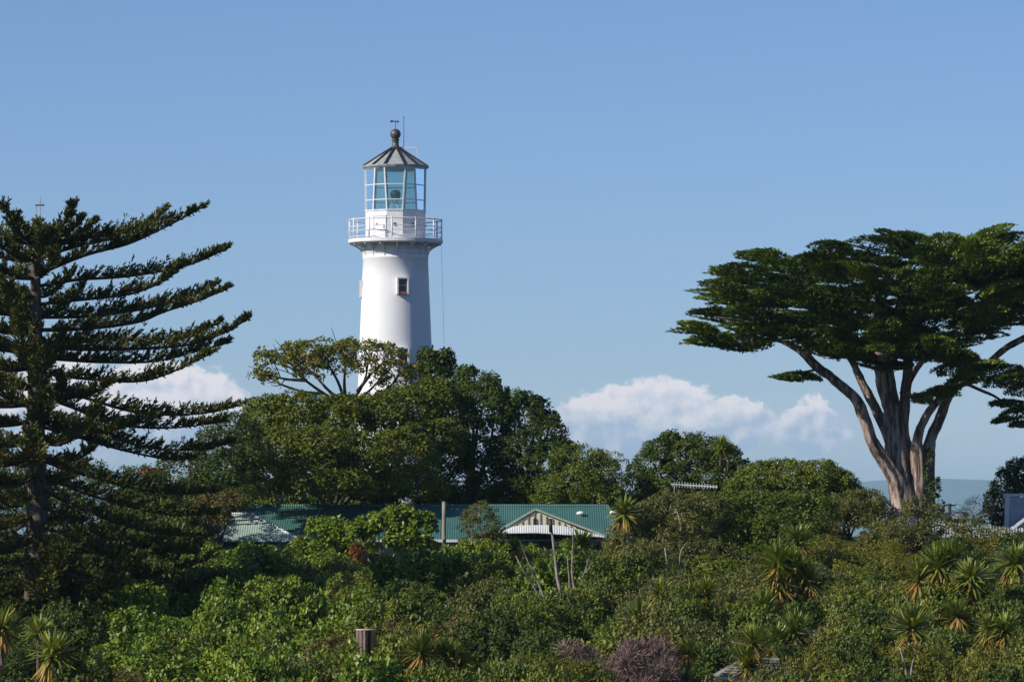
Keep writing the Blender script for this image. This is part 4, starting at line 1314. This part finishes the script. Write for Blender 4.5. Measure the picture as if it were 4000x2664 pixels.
tree('coastal_tree', 'thin pale leaved sapling with open arching crown beside the dome shaped tree', 'tree', 262.0, 2420,
     [(2385, 1785, 45, 14, 0, .6), (2425, 1815, 35, 16, 0, .6), (2400, 1850, 25, 14, .3, .4)], 'olive', 45, spacing=0.42, rc=0.22, nleaf=24, L=0.16, W=0.07, inner=False, trunk_r=0.07)
tree('coastal_tree', 'dark domed tree with lighter grassy tuft rising behind the aerial', 'tree', 262.0, 2690,
     [(2590, 1760, 60, 45, 0, 1.4), (2660, 1735, 60, 32, .5, 1.2), (2740, 1745, 60, 36, 0, 1.3), (2820, 1790, 70, 50, 0, 1.5), (2700, 1800, 110, 60, -.8, 2), (2550, 1820, 70, 60, -.5, 1.6), (2880, 1830, 50, 40, 0, 1.2), (2620, 1880, 110, 60, -1.5, 2), (2780, 1880, 110, 60, -1.5, 2), (2500, 1870, 50, 60, -.5, 1.2), (2620, 1715, 22, 14, 0, .5)],
     'dark', 46, spacing=0.52, rc=0.36, nleaf=58, L=0.17, W=0.09)
tree('coastal_tree', 'smooth round dome of mid green leaves left of the cypress trunk', 'tree', 257.0, 3100,
     [(2980, 1870, 90, 55, 0, 1.8), (3080, 1858, 110, 48, 0, 2), (3190, 1862, 95, 50, 0, 2), (3260, 1900, 75, 50, -.3, 1.8), (2930, 1920, 80, 50, -.5, 1.6), (3100, 1920, 160, 60, -1, 2.2), (3280, 1950, 60, 40, -.5, 1.5)],
     'mid', 47, spacing=0.46, rc=0.33, nleaf=60, L=0.17, W=0.085)
tree('pale_limbed_tree', 'grey green coastal tree with pale bare limbs showing below the aerial', 'tree', 238.0, 2640,
     [(2620, 1985, 110, 52, 0, 1.8), (2720, 1985, 110, 48, .5, 1.8), (2510, 2030, 90, 50, -.3, 1.6), (2460, 2110, 90, 55, -1, 1.8), (2580, 2110, 90, 60, -1.3, 1.6), (2690, 2060, 90, 60, -.6, 1.6), (2770, 2010, 70, 50, .3, 1.4), (2420, 2180, 80, 60, -1.6, 1.8), (2550, 2210, 100, 60, -2, 1.8), (2740, 2150, 70, 60, -1.2, 1.4)],
     'olive', 48, bark='palebark', spacing=0.5, rc=0.34, nleaf=52, L=0.15, W=0.07, trunk_r=0.16)
tree('coastal_tree', 'dense dark green scrub tree between the pale limbed tree and the round dome', 'tree', 240.0, 2950,
     [(2850, 2000, 90, 50, 0, 1.7), (2960, 1975, 100, 45, .5, 1.8), (3070, 1985, 100, 50, .3, 1.8), (3170, 2000, 90, 55, 0, 1.7), (2880, 2090, 110, 65, -1, 2), (3010, 2080, 110, 70, -1.2, 2), (3130, 2090, 90, 60, -1, 1.8), (2850, 2190, 110, 65, -2, 2), (2980, 2190, 110, 65, -2, 2)],
     'mid', 49, spacing=0.52, rc=0.36, nleaf=58, L=0.16, W=0.08)
tree('hedge_bush', 'clipped looking dark hedge bush left of the cypress foot', 'bush', 248.0, 3370,
     [(3310, 1960, 55, 38, 0, 1.2), (3380, 1965, 70, 38, 0, 1.4), (3430, 1985, 40, 38, 0, 1.0), (3340, 2030, 90, 50, -.5, 1.5), (3430, 2040, 60, 40, -.5, 1.2)],
     'olive', 50, spacing=0.46, rc=0.3, nleaf=54, L=0.13, W=0.06, limbs=False)
tree('sprawling_bush', 'loose yellow green bush round the foot of the cypress trunk', 'bush', 245.5, 3600,
     [(3590, 1990, 50, 45, 0, .9), (3650, 2020, 60, 45, .2, 1.0), (3560, 2060, 60, 45, -.4, 1.0), (3690, 2070, 60, 50, -.2, 1.0), (3620, 2090, 80, 50, -.6, 1.2), (3520, 2110, 60, 40, -.8, 1.0), (3740, 2100, 50, 40, -.6, .9)],
     'olive', 51, spacing=0.5, rc=0.30, nleaf=34, L=0.17, W=0.085, inner=False, trunk_r=0.09)
tree('sprawling_bush', 'loose dark olive bush sprawling over the middle of the picket fence', 'bush', 246.3, 3790,
     [(3770, 2060, 45, 35, 0, .7), (3820, 2075, 45, 36, 0, .7), (3720, 2085, 50, 36, -.2, .7), (3860, 2100, 45, 32, -.2, .7), (3790, 2110, 70, 35, -.4, .9)],
     'mid', 63, spacing=0.44, rc=0.28, nleaf=34, L=0.15, W=0.08, inner=False, trunk_r=0.06)
tree('sprawling_bush', 'thin leaved bush screening the fence next to the white porch', 'bush', 246.3, 3930,
     [(3910, 2095, 40, 28, 0, .6), (3960, 2125, 45, 28, 0, .6), (4010, 2130, 45, 30, 0, .6), (3880, 2130, 50, 30, -.3, .7)],
     'olive', 64, spacing=0.44, rc=0.26, nleaf=30, L=0.14, W=0.07, inner=False, trunk_r=0.05)
tree('coastal_tree', 'dark tree with brown lower leaves behind the white porch', 'tree', 259.0, 3930,
     [(3960, 1850, 50, 40, 0, 1.0), (4030, 1840, 70, 50, 0, 1.3), (3930, 1910, 50, 40, -.5, 1.0), (3900, 1970, 50, 45, -.8, 1.0), (4010, 1920, 80, 60, 0, 1.4), (3880, 2020, 55, 40, -1, 1.0), (4100, 1900, 80, 80, 0, 1.6), (3925, 2035, 50, 30, -1, 1.0)],
     'dark', 52, spacing=0.46, rc=0.3, nleaf=48, L=0.16, W=0.09)
tree('bare_shrub', 'leafless grey shrub in front of the hazy hills by the fence', 'shrub', 255.0, 3815,
     [(3800, 2000, 40, 35, 0, .7), (3835, 1985, 35, 40, 0, .6), (3780, 2025, 45, 25, 0, .7)], 'twig', 53, spacing=0.4, rc=0.3, nleaf=30, L=0.34, W=0.02, inner=False, trunk_r=0.05, limbs=False)
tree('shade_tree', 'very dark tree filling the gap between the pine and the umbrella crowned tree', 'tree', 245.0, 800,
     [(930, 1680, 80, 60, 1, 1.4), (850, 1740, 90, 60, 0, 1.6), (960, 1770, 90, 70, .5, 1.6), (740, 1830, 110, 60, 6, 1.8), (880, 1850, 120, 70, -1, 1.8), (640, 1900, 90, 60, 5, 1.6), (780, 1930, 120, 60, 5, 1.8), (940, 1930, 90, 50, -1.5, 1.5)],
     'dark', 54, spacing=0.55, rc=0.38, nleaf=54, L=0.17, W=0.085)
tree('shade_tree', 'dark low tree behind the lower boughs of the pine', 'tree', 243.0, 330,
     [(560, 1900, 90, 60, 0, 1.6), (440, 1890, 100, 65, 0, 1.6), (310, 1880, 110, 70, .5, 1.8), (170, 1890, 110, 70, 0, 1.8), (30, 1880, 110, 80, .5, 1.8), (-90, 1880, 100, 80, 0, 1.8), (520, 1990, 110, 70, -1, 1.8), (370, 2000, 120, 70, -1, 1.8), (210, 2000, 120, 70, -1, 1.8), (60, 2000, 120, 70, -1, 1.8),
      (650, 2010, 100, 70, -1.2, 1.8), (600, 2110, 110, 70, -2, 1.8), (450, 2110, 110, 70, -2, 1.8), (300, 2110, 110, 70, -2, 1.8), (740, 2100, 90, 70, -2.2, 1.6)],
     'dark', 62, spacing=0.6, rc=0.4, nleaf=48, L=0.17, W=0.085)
tree('sprawling_bush', 'olive brown bush hanging over the pale roof of the house wing', 'bush', 241.0, 830,
     [(830, 1970, 60, 45, 0, 1.0), (900, 1965, 55, 40, .2, .9), (770, 2010, 60, 50, -.3, 1.0), (860, 2030, 40, 30, -.4, .6)], 'brown', 55, spacing=0.42, rc=0.28, nleaf=40, L=0.15, W=0.07)
tree('large_leaved_tree', 'small tree with big glossy bright leaves in front of the shaded roof', 'tree', 234.0, 1500,
     [(1560, 2020, 70, 34, 0, .9), (1480, 2050, 75, 40, -.2, 1.0), (1640, 2045, 60, 34, .2, .8), (1400, 2085, 70, 40, -.3, 1.0), (1580, 2110, 70, 45, -.6, 1.0), (1640, 2130, 50, 40, -.6, .8), (1340, 2080, 70, 40, .2, 1.0), (1270, 2060, 60, 36, .6, .9)],
     'bright', 56, bark='palebark', spacing=0.42, rc=0.27, nleaf=30, L=0.27, W=0.14, droop=0.6, trunk_r=0.12)
tree('olive_sapling', 'olive leaved sapling with orange brown branches between the pole and the cream gable', 'tree', 236.0, 1830,
     [(1870, 2010, 55, 38, 0, .8), (1900, 2065, 60, 45, 0, .9), (1840, 2060, 45, 40, -.2, .7), (1860, 2130, 60, 35, -.4, .9), (1935, 2100, 35, 30, 0, .6)],
     'olive', 57, bark='orangewood', spacing=0.40, rc=0.27, nleaf=40, L=0.13, W=0.06, trunk_r=0.08)
tree('rusty_shrub', 'small rusty orange shrub under the big leaved tree', 'shrub', 229.5, 1398,
     [(1396, 2150, 22, 26, 0, .35), (1404, 2185, 20, 20, 0, .3)], 'rust', 58, spacing=0.25, rc=0.17, nleaf=34, L=0.15, W=0.05, trunk_r=0.04, limbs=False)
tree('twiggy_bush', 'leafless pinkish grey twiggy bush low on the slope', 'bush', 179.0, 2500,
     [(2490, 2590, 90, 60, 0, 1.0), (2420, 2630, 70, 50, -.2, .9), (2570, 2630, 80, 55, 0, 1.0), (2500, 2680, 120, 50, -.3, 1.1), (2560, 2550, 50, 35, .2, .6)],
     'twig', 59, spacing=0.34, rc=0.3, nleaf=56, L=0.26, W=0.022, inner=True, limbs=False, trunk_r=0.06, droop=-0.4)
tree('twiggy_bush', 'small leafless pinkish twig bush beside the larger twiggy bush', 'bush', 181.0, 2240,
     [(2230, 2555, 50, 30, 0, .6), (2280, 2580, 45, 30, 0, .6)], 'twig', 60, spacing=0.34, rc=0.26, nleaf=46, L=0.24, W=0.022, limbs=False, trunk_r=0.05, droop=-0.4)
tree('mound_bush', 'smooth yellow green mound shaped bush low on the slope beside the twiggy bush', 'bush', 177.0, 2080,
     [(2080, 2630, 130, 60, 0, 1.4), (1990, 2660, 90, 50, 0, 1.2), (2190, 2640, 110, 55, 0, 1.2), (2090, 2700, 180, 60, -.4, 1.5), (2290, 2650, 70, 60, .2, .9)],
     'yellow', 61, spacing=0.34, rc=0.22, nleaf=50, L=0.12, W=0.045, limbs=False, trunk_r=0.08)


# ------------------------------------------------------------------ dead snags
def snags():
    rng = np.random.default_rng(71)
    for name, label, Y0, bx, brs in (
        ('dead_tree', 'dead bare tree with upright broken stems in front of the cream gable', 213.0, 2235,
         [([(2235, 2520), (2225, 2420), (2195, 2330), (2175, 2240), (2165, 2150), (2150, 2030)], [.11, .10, .085, .075, .06, .045]),
          ([(2228, 2420), (2215, 2380), (2225, 2290), (2215, 2170)], [.07, .06, .05, .02]),
          ([(2235, 2420), (2250, 2330), (2235, 2240), (2240, 2070)], [.08, .07, .05, .015]),
          ([(2250, 2330), (2275, 2260), (2305, 2170)], [.06, .04, .015]), ([(2190, 2310), (2175, 2270), (2168, 2200)], [.04, .03, .02])]),
        ('dead_tree', 'pair of thin grey dead stems leaning left beside the broken dead tree', 211.5, 2160,
         [([(2165, 2500), (2125, 2370), (2080, 2280), (2040, 2220), (2015, 2170)], [.06, .05, .045, .04, .02]),
          ([(2165, 2480), (2120, 2320), (2070, 2210), (2045, 2150), (2030, 2110)], [.06, .05, .04, .03, .012])]),
        ('dead_tree', 'forked pale dead trunk in the scrub below the pale limbed tree', 226.0, 2640,
         [([(2645, 2330), (2620, 2240), (2605, 2190), (2597, 2140)], [.07, .06, .05, .035]), ([(2645, 2330), (2655, 2230), (2658, 2160), (2680, 2120)], [.06, .055, .045, .02]), ([(2655, 2230), (2675, 2215), (2690, 2180)], [.035, .03, .012])]),
        ('dead_tree', 'short grey forked dead branches poking from the olive canopy near the aerial', 236.5, 2660,
         [([(2660, 2120), (2658, 2050), (2645, 2000), (2635, 1985)], [.05, .045, .035, .012]), ([(2658, 2050), (2665, 1990), (2680, 1970)], [.04, .03, .01])]),
        ('dead_tree', 'white forked dead stem beneath the cabbage tree at the slope foot', 179.5, 3555,
         [([(3560, 2720), (3545, 2660), (3515, 2640), (3485, 2600), (3470, 2560)], [.06, .055, .05, .035, .02]), ([(3545, 2660), (3530, 2590), (3515, 2530)], [.05, .04, .02]), ([(3552, 2680), (3560, 2610), (3570, 2570)], [.045, .035, .015])]),
        ('dead_tree', 'grey bare branch tangle behind the tall cabbage tree', 206.0, 3560,
         [([(3570, 2420), (3540, 2340), (3520, 2300)], [.05, .04, .02]), ([(3560, 2400), (3590, 2330), (3605, 2290)], [.045, .03, .012]), ([(3540, 2340), (3500, 2330)], [.03, .012])])):
        xb = (bx - 2000) * Y0 / F
        zb = float(ground(xb, Y0)) - 0.1
        r = empty(name, (xb, Y0, zb), label, 'dead tree')
        o = np.array(r.location)
        for i, (pts, rad) in enumerate(brs):
            p_ = [P(a, b, Y0) + (0, rng.normal(0, 0.12), 0) for a, b in pts]
            if i == 0: p_ = [np.array([xb, Y0, zb])] + p_; rad = [rad[0] * 1.3] + list(rad)
            MB(o).tube(p_, rad, 8, 0.08, rng, 4).build('trunk' if i == 0 else 'branch', M_['palebark'], r, True)
        if bx == 2235:
            c = P(2150, 2025, Y0)
            MB(o).tube([c + (0.02, 0, -0.62), c + (0.0, 0, 0)], [.085, .08], 8, .05, rng).build('dark_stub', M_['black'], r, True)  # near-black broken top of the main stem


snags()


# ------------------------------------------------------------------ cabbage trees
def head_mesh(rng, n, L, W, skirt=False):
    """a rosette of sword leaves, each a bent strip of two quads"""
    d = unit(rng.normal(0, 1, (n * 3, 3)) + np.array([0, 0, 0.55]))
    d = d[d[:, 2] > -0.35][:n] if not skirt else unit(rng.normal(0, 0.55, (n, 3)) + np.array([0, 0, -1.0]))
    n = len(d)
    ll = L * rng.uniform(0.75, 1.1, n)
    side = unit(np.cross(d, np.array([0, 0, 1.0]) + rng.normal(0, 0.15, (n, 3))))
    b = d * 0.05
    if skirt: b = unit(d * np.array([1, 1, 0])) * 0.09 + np.array([0, 0, -0.02])
    sag = rng.uniform(0.02, 0.16, n) ** 1.0 + (rng.uniform(0, 1, n) < 0.16) * rng.uniform(0.2, 0.6, n) if not skirt else -rng.uniform(0, 0.05, n)
    mid = b + d * (ll * 0.55)[:, None] + np.array([0, 0, -1.0]) * (sag * 0.12 * ll)[:, None]
    tip = b + d * ll[:, None] + np.array([0, 0, -1.0]) * (sag * 0.9 * ll)[:, None]
    w_ = (W * rng.uniform(0.8, 1.2, n))[:, None]
    q1 = np.stack([b - side * w_ * .35, b + side * w_ * .35, mid + side * w_ * .5, mid - side * w_ * .5], 1)
    q2 = np.stack([mid - side * w_ * .5, mid + side * w_ * .5, tip + side * w_ * .08, tip - side * w_ * .08], 1)
    t = rng.uniform(0, 1, n)
    return np.concatenate([q1, q2]), np.concatenate([t, t])


def cabbage_trees():
    rng = np.random.default_rng(81)
    heads = [quad_mesh('leaf_head', *head_mesh(rng, 170, 0.98, 0.085), M_['cabbage']) for _ in range(4)]
    skirts = [quad_mesh('dry_skirt', *head_mesh(rng, 70, 0.95, 0.085, True), M_['skirt']) for _ in range(4)]
    rows = [  # trunk foot px, Y, list of (head px, head py, scale), label
        (2262, 222.5, [(2266, 2135, 0.9)], 'cabbage tree with tawny skirt beside the broken dead tree'),
        (2440, 236.0, [(2440, 2005, 0.85)], 'cabbage tree standing at the right end of the green roof'),
        (2490, 191.0, [(2492, 2425, 0.85)], 'cabbage tree with yellow skirt above the pinkish twiggy bush'),
        (2580, 204.0, [(2578, 2320, 0.6)], 'small cabbage tree nearly all dry straw coloured leaves'),
        (2690, 203.0, [(2695, 2345, 0.8), (2757, 2315, 0.75)], 'two headed cabbage tree in dark scrub below the pale limbed tree'),
        (3070, 207.0, [(3042, 2205, 1.0), (3042, 2280, 0.95), (3160, 2268, 0.9), (3100, 2225, 0.85)], 'many headed cabbage tree clump below the dark scrub'),
        (2975, 198.0, [(2976, 2390, 0.95)], 'single cabbage tree just below the many headed clump'),
        (3100, 190.0, [(3103, 2470, 0.8), (3031, 2505, 0.75)], 'two headed cabbage tree growing behind the shingled hut'),
        (2930, 180.0, [(2943, 2513, 0.7), (2921, 2600, 0.85)], 'yellowish cabbage tree leaning over the hut gutter'),
        (3120, 228.0, [(3120, 2115, 0.9)], 'cabbage tree with orange skirt on the yellow green bank'),
        (3680, 205.0, [(3666, 2215, 0.95), (3590, 2262, 0.85), (3720, 2190, 0.85)], 'tall three headed cabbage tree on a bare brown trunk'),
        (3800, 201.0, [(3793, 2265, 0.95), (3755, 2315, 0.85), (3822, 2335, 0.95)], 'crowded three headed cabbage tree with shaggy skirts beside the tall bare trunked one'),
        (3966, 209.0, [(3962, 2200, 0.95)], 'cabbage tree with neat round head below the white porch'),
        (3556, 186.0, [(3562, 2455, 1.0)], 'cabbage tree with long yellow skirt above the white forked dead stem'),
        (3745, 194.0, [(3743, 2405, 0.75)], 'young cabbage tree between the crowded three headed one and the slope foot'),
        (3900, 188.0, [(3925, 2465, 0.8), (3870, 2455, 0.65)], 'cabbage tree with straw yellow skirt low on the slope below the neat round one'),
        (210, 179.0, [(208, 2560, 0.95)], 'cabbage tree with golden skirt in the shade below the pine'),
        (10, 185.0, [(8, 2455, 0.85)], 'cabbage tree with golden skirt at the pine foot further from the bright shrubs'),
        (150, 190.0, [(150, 2475, 0.7)], 'green cabbage tree without skirt under the pine boughs'),
        (1650, 180.0, [(1647, 2545, 0.8)], 'cabbage tree with ochre skirt in the dark scrub right of the stump'),
        (1745, 180.5, [(1738, 2555, 0.7), (1785, 2600, 0.75)], 'two headed cabbage tree with ochre skirt between the stump and the mound bush'),
        (2010, 225.0, [(2010, 2140, 0.55)], 'small yellowish cabbage tree under the left end of the white awning'),
        (2683, 180.0, [(2683, 2545, 0.6)], 'small yellowing cabbage tree between the twiggy bush and the hut'),
        (1925, 174.0, [(1925, 2640, 0.6)], 'small green cabbage tree at the edge of the mound bush'),
        (2790, 259.0, [(2818, 1750, 0.75), (2850, 1775, 0.6)], 'spiky tufted cabbage tree without skirt emerging from the dark domed tree')]
    for foot, Y, hs, label in rows:
        xb = (foot - 2000) * Y / F
        zb = float(ground(xb, Y)) - 0.1
        r = empty('cabbage_tree', (xb, Y, zb), label, 'cabbage tree')
        o = np.array(r.location)
        tops = [P(a, b, Y) + (0, rng.uniform(-.3, .3) * (i > 0), 0) - o for i, (a, b, s_) in enumerate(hs)]
        fork = min(t_[2] for t_ in tops) * 0.55
        for i, tp in enumerate(tops):
            pts = [np.array([0, 0, 0]), np.array([0.03, 0, fork * 0.5]), np.array([tp[0] * 0.25, tp[1] * .25, fork]), tp * np.array([0.8, 0.8, 1]) - (0, 0, tp[2] * .2), tp]
            if i: pts = pts[2:]
            MB().tube(pts, np.linspace(0.13 if not i else 0.085, 0.06, len(pts)), 8, 0.05, rng).build('trunk' if not i else 'branch', M_['bark'], r, True)
            s_ = hs[i][2] * 1.25
            q = rng.integers(0, 4)
            h = link('leaf_head', heads[q], r)
            h.location, h.scale, h.rotation_euler = tp, (s_, s_, s_ * rng.uniform(.85, 1.1)), (rng.normal(0, .16), rng.normal(0, .16), rng.uniform(0, 6.28))
            if 'without skirt' in label: continue
            k2 = s_ * (1.2 if 'nearly all dry' in label else 1.02)
            h = link('dry_skirt', skirts[rng.integers(0, 4)], r)
            h.location, h.scale, h.rotation_euler = tp + (0, 0, -0.05), (k2, k2, k2), (0, 0, rng.uniform(0, 6.28))


cabbage_trees()


# ------------------------------------------------------------------ the scrub on the slope
def scrub():
    rng = np.random.default_rng(91)
    spec = {
        'bright': ('broadleaf_shrub', dict(spacing=0.50, rc=0.33, nleaf=52, L=0.20, W=0.115), 'bright green broad leaved shrub in the sunlit scrub on the slope', 'bright broad leaved shrubs on the slope'),
        'mid': ('scrub_bush', dict(spacing=0.48, rc=0.32, nleaf=58, L=0.15, W=0.08), 'mid green bush in the mixed scrub on the slope', 'mid green bushes on the slope'),
        'olive': ('scrub_bush', dict(spacing=0.46, rc=0.30, nleaf=54, L=0.14, W=0.06), 'grey olive small leaved bush in the scrub on the slope', 'grey olive bushes on the slope'),
        'dark': ('scrub_bush', dict(spacing=0.48, rc=0.32, nleaf=58, L=0.15, W=0.08), 'dark green glossy bush in the shadier scrub on the slope', 'dark green bushes on the slope'),
        'yellow': ('scrub_bush', dict(spacing=0.42, rc=0.27, nleaf=54, L=0.12, W=0.05), 'yellow green fine leaved bush in the scrub on the slope', 'yellow green bushes on the slope'),
        'brown': ('scrub_bush', dict(spacing=0.42, rc=0.27, nleaf=50, L=0.13, W=0.045), 'brownish dry looking bush in the scrub on the slope', 'brownish bushes on the slope')}
    protos = {}
    for key, (nm, kw, lab, grp) in spec.items():
        protos[key] = []
        for v in range(3):
            lobes = [(0, 0, 1.5, 1.5, 1.5, 1.25)]
            for q in range(7):
                a = 2 * math.pi * q / 7 + rng.uniform(-.4, .4)
                rr = rng.uniform(0.7, 1.35)
                s_ = rng.uniform(0.6, 1.0)
                lobes.append((math.cos(a) * rr, math.sin(a) * rr, rng.uniform(0.8, 2.2), s_, s_, s_ * rng.uniform(0.7, 0.95)))
            V, t = lobe_crown(rng, lobes, zmin=-0.5, **kw)
            cm = quad_mesh('crown', V, t, M_[key])
            m = MB()
            for q in range(4):
                a = q * 1.6 + rng.uniform(0, .5)
                m.tube([(0, 0, 0), (math.cos(a) * .3, math.sin(a) * .3, .7), (math.cos(a) * .9, math.sin(a) * .9, 1.8)], [.08, .06, .02], 6)
            protos[key].append((cm, m.mesh('stem', M_['darkbark'])))

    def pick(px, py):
        if px < 380: return rng.choice(['dark', 'mid'], p=[.8, .2])  # mostly dark leaf colour here, painting in the shadow at the lower left
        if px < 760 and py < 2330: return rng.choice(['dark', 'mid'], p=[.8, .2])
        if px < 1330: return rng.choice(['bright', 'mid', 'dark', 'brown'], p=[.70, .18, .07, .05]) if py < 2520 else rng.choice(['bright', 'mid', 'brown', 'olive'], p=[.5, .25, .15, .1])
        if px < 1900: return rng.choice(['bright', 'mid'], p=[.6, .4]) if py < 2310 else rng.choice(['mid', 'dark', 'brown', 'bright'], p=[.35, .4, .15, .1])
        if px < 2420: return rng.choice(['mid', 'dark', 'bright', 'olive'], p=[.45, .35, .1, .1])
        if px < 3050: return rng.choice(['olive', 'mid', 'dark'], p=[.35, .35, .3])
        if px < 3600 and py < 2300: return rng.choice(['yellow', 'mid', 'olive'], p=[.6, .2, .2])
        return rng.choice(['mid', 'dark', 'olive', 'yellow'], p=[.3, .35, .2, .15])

    marks = [(1428, 2460, 184, 'the sawn stump'), (1650, 2560, 180, 'the ochre skirted cabbage tree'), (1760, 2580, 180, 'the ochre two headed cabbage tree'), (2080, 2630, 177, 'the yellow green mound bush'), (2500, 2600, 179, 'the pinkish twiggy bush'), (2860, 2610, 181, 'the shingled hut'),
             (2235, 2250, 221, 'the broken dead tree'), (2060, 2250, 219, 'the leaning dead stems'), (1734, 2130, 236, 'the timber pole'), (1500, 2130, 234, 'the big leaved tree'), (1398, 2180, 229, 'the rusty shrub'), (1050, 2140, 242, 'the pale house wing'), (2150, 2110, 243, 'the cream gable'),
             (2640, 2230, 231, 'the forked pale dead trunk'), (2490, 2430, 191, 'the yellow skirted cabbage tree'), (2690, 2340, 203, 'the dark two headed cabbage tree'), (3070, 2240, 207, 'the many headed cabbage clump'), (3100, 2480, 190, 'the cabbage tree behind the hut'), (3120, 2130, 228, 'the orange skirted cabbage tree'),
             (3680, 2250, 205, 'the tall three headed cabbage tree'), (3800, 2300, 201, 'the crowded shaggy cabbage tree'), (3960, 2230, 209, 'the neat round cabbage tree'), (3556, 2480, 186, 'the long skirted cabbage tree'), (3900, 2480, 188, 'the straw skirted cabbage tree'), (3550, 2640, 179, 'the white forked dead stem'),
             (3700, 2060, 249, 'the picket fence'), (3555, 2060, 250, 'the cypress foot'), (140, 2300, 214, 'the pine trunk'), (450, 2330, 222, 'the lower pine boughs'), (208, 2570, 179, 'the golden skirted cabbage tree'), (900, 2350, 215, 'the shaded bank'), (2850, 2200, 238, 'the dark scrub tree'), (650, 2560, 182, 'the slope foot'), (1100, 2500, 190, 'the bright thicket')]

    def where(lab, px, py, yy, h, sx):
        kind = lab.split(' in the ')[0].split(' on the ')[0]
        d = [((px - a) / 80.0) ** 2 + ((yy - Y_) / 2.2) ** 2 for a, b, Y_, t_ in marks]
        a, b, Y_, t_ = marks[int(np.argmin(d))]
        size = 'small' if h < 3.0 else ('tall' if h > 4.25 else '')
        wide = 'broad' if sx > 1.05 else ('narrow' if sx < 0.9 else '')
        near = min(d)
        rel = 'behind' if yy > Y_ + 2.2 else ('in front of' if yy < Y_ - 2.2 else 'beside')
        if near > 30: rel = 'well ' + rel if rel != 'beside' else 'off'
        return ' '.join(q for q in (size, wide, kind, rel, t_) if q)

    def put(key, xx, yy, g, h, lab, grp, nm, sx=None):
        sx = rng.uniform(0.82, 1.15) if sx is None else sx
        r = empty(nm, (xx, yy, g - 0.1), lab, 'shrub', grp, rng.uniform(0, 6.28))
        r.scale = (sx, sx, h / 2.5)
        cm, st = protos[key][rng.integers(0, 3)]
        link('crown', cm, r)
        link('stem', st, r)

    # undergrowth behind the house, under the ridge trees
    for Y in (259.5, 263.0, 267.0):
        for px in np.arange(540, 3350, 230):
            xx, yy = (px + rng.uniform(-60, 60) - 2000) * Y / F, Y + rng.uniform(-.8, .8)
            if math.hypot(xx + 6.8, yy - 278) < 4.5: continue
            g = float(ground(xx, yy))
            h = (PYH - rng.uniform(1900, 1945)) * yy / F - g
            near = ['the umbrella crowned tree', 'the dark evergreens', 'the dome shaped trees'][0 if px < 1600 else (1 if px < 2420 else 2)]
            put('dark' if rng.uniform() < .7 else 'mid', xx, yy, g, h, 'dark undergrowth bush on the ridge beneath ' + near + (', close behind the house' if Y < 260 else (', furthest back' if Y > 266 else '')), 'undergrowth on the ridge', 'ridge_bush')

    n = 0
    for Y in np.arange(170.0, 250.0, 3.4):
        half = 2150 * Y / F
        for x in np.arange(-half - 1, half + 1, 3.1):
            xx, yy = x + rng.uniform(-.9, .9), Y + rng.uniform(-1.1, 1.1)
            px = 2000 + xx * F / yy
            if px < 2420 and yy > (239.5 if px > 860 else 241): continue
            if px > 3440 and yy > 246.5: continue
            g = float(ground(xx, yy))
            can = float(np.interp(yy, [168, 173, 180, 198, 217, 232, 241, 250], [2790, 2720, 2640, 2450, 2300, 2185, 2115, 2050]))
            can += float(np.interp(px, [0, 350, 800, 1000], [95, 80, 60, 0])) if yy < 214 else 0
            h = (PYH - can) * yy / F - g + rng.uniform(-0.5, 0.5) + 0.85 * math.sin(xx * 0.52 + yy * 0.23) * math.sin(yy * 0.41 - xx * 0.17 + 1.0)
            # keep the house, the fence and the stump in sight
            lim = 1e9
            if 1900 < px < 2420: lim = 2125
            elif 860 < px < 1200: lim = 2165
            elif 1200 < px < 1900: lim = 2140
            elif 3480 < px < 4100: lim = np.interp(px, [3480, 3700, 3850, 4000], [2060, 2062, 2070, 2098])
            elif px > 2420: lim = 2030
            if lim < 1e8: h = min(h, (PYH - lim) * yy / F - g - rng.uniform(0, .25))
            if 1290 < px < 1570 and yy < 187: h = min(h, ((PYH - 2535) * yy / F - g) / 1.17)
            if 2690 < px < 3000 and yy < 184: h = min(h, ((PYH - 2655) * yy / F - g) / 1.17)
            if 2350 < px < 2650 and yy < 182: h = min(h, 2.2)
            if 1880 < px < 2360 and yy < 181: h = min(h, (PYH - 2690) * yy / F - g)
            if h < 0.9: continue
            py = PYH - (g + h) * F / yy
            if py > 2760: continue
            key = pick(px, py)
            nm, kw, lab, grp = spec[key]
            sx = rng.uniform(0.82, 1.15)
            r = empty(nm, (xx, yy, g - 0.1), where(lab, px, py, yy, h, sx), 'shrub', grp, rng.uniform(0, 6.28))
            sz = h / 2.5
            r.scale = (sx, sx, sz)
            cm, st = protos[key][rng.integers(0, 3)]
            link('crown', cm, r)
            link('stem', st, r)
            n += 1
    


scrub()
print('TRIS', sum(sum(len(p.vertices) - 2 for p in m.polygons) if len(m.polygons) < 5000 else 2 * len(m.polygons) for m in bpy.data.meshes))
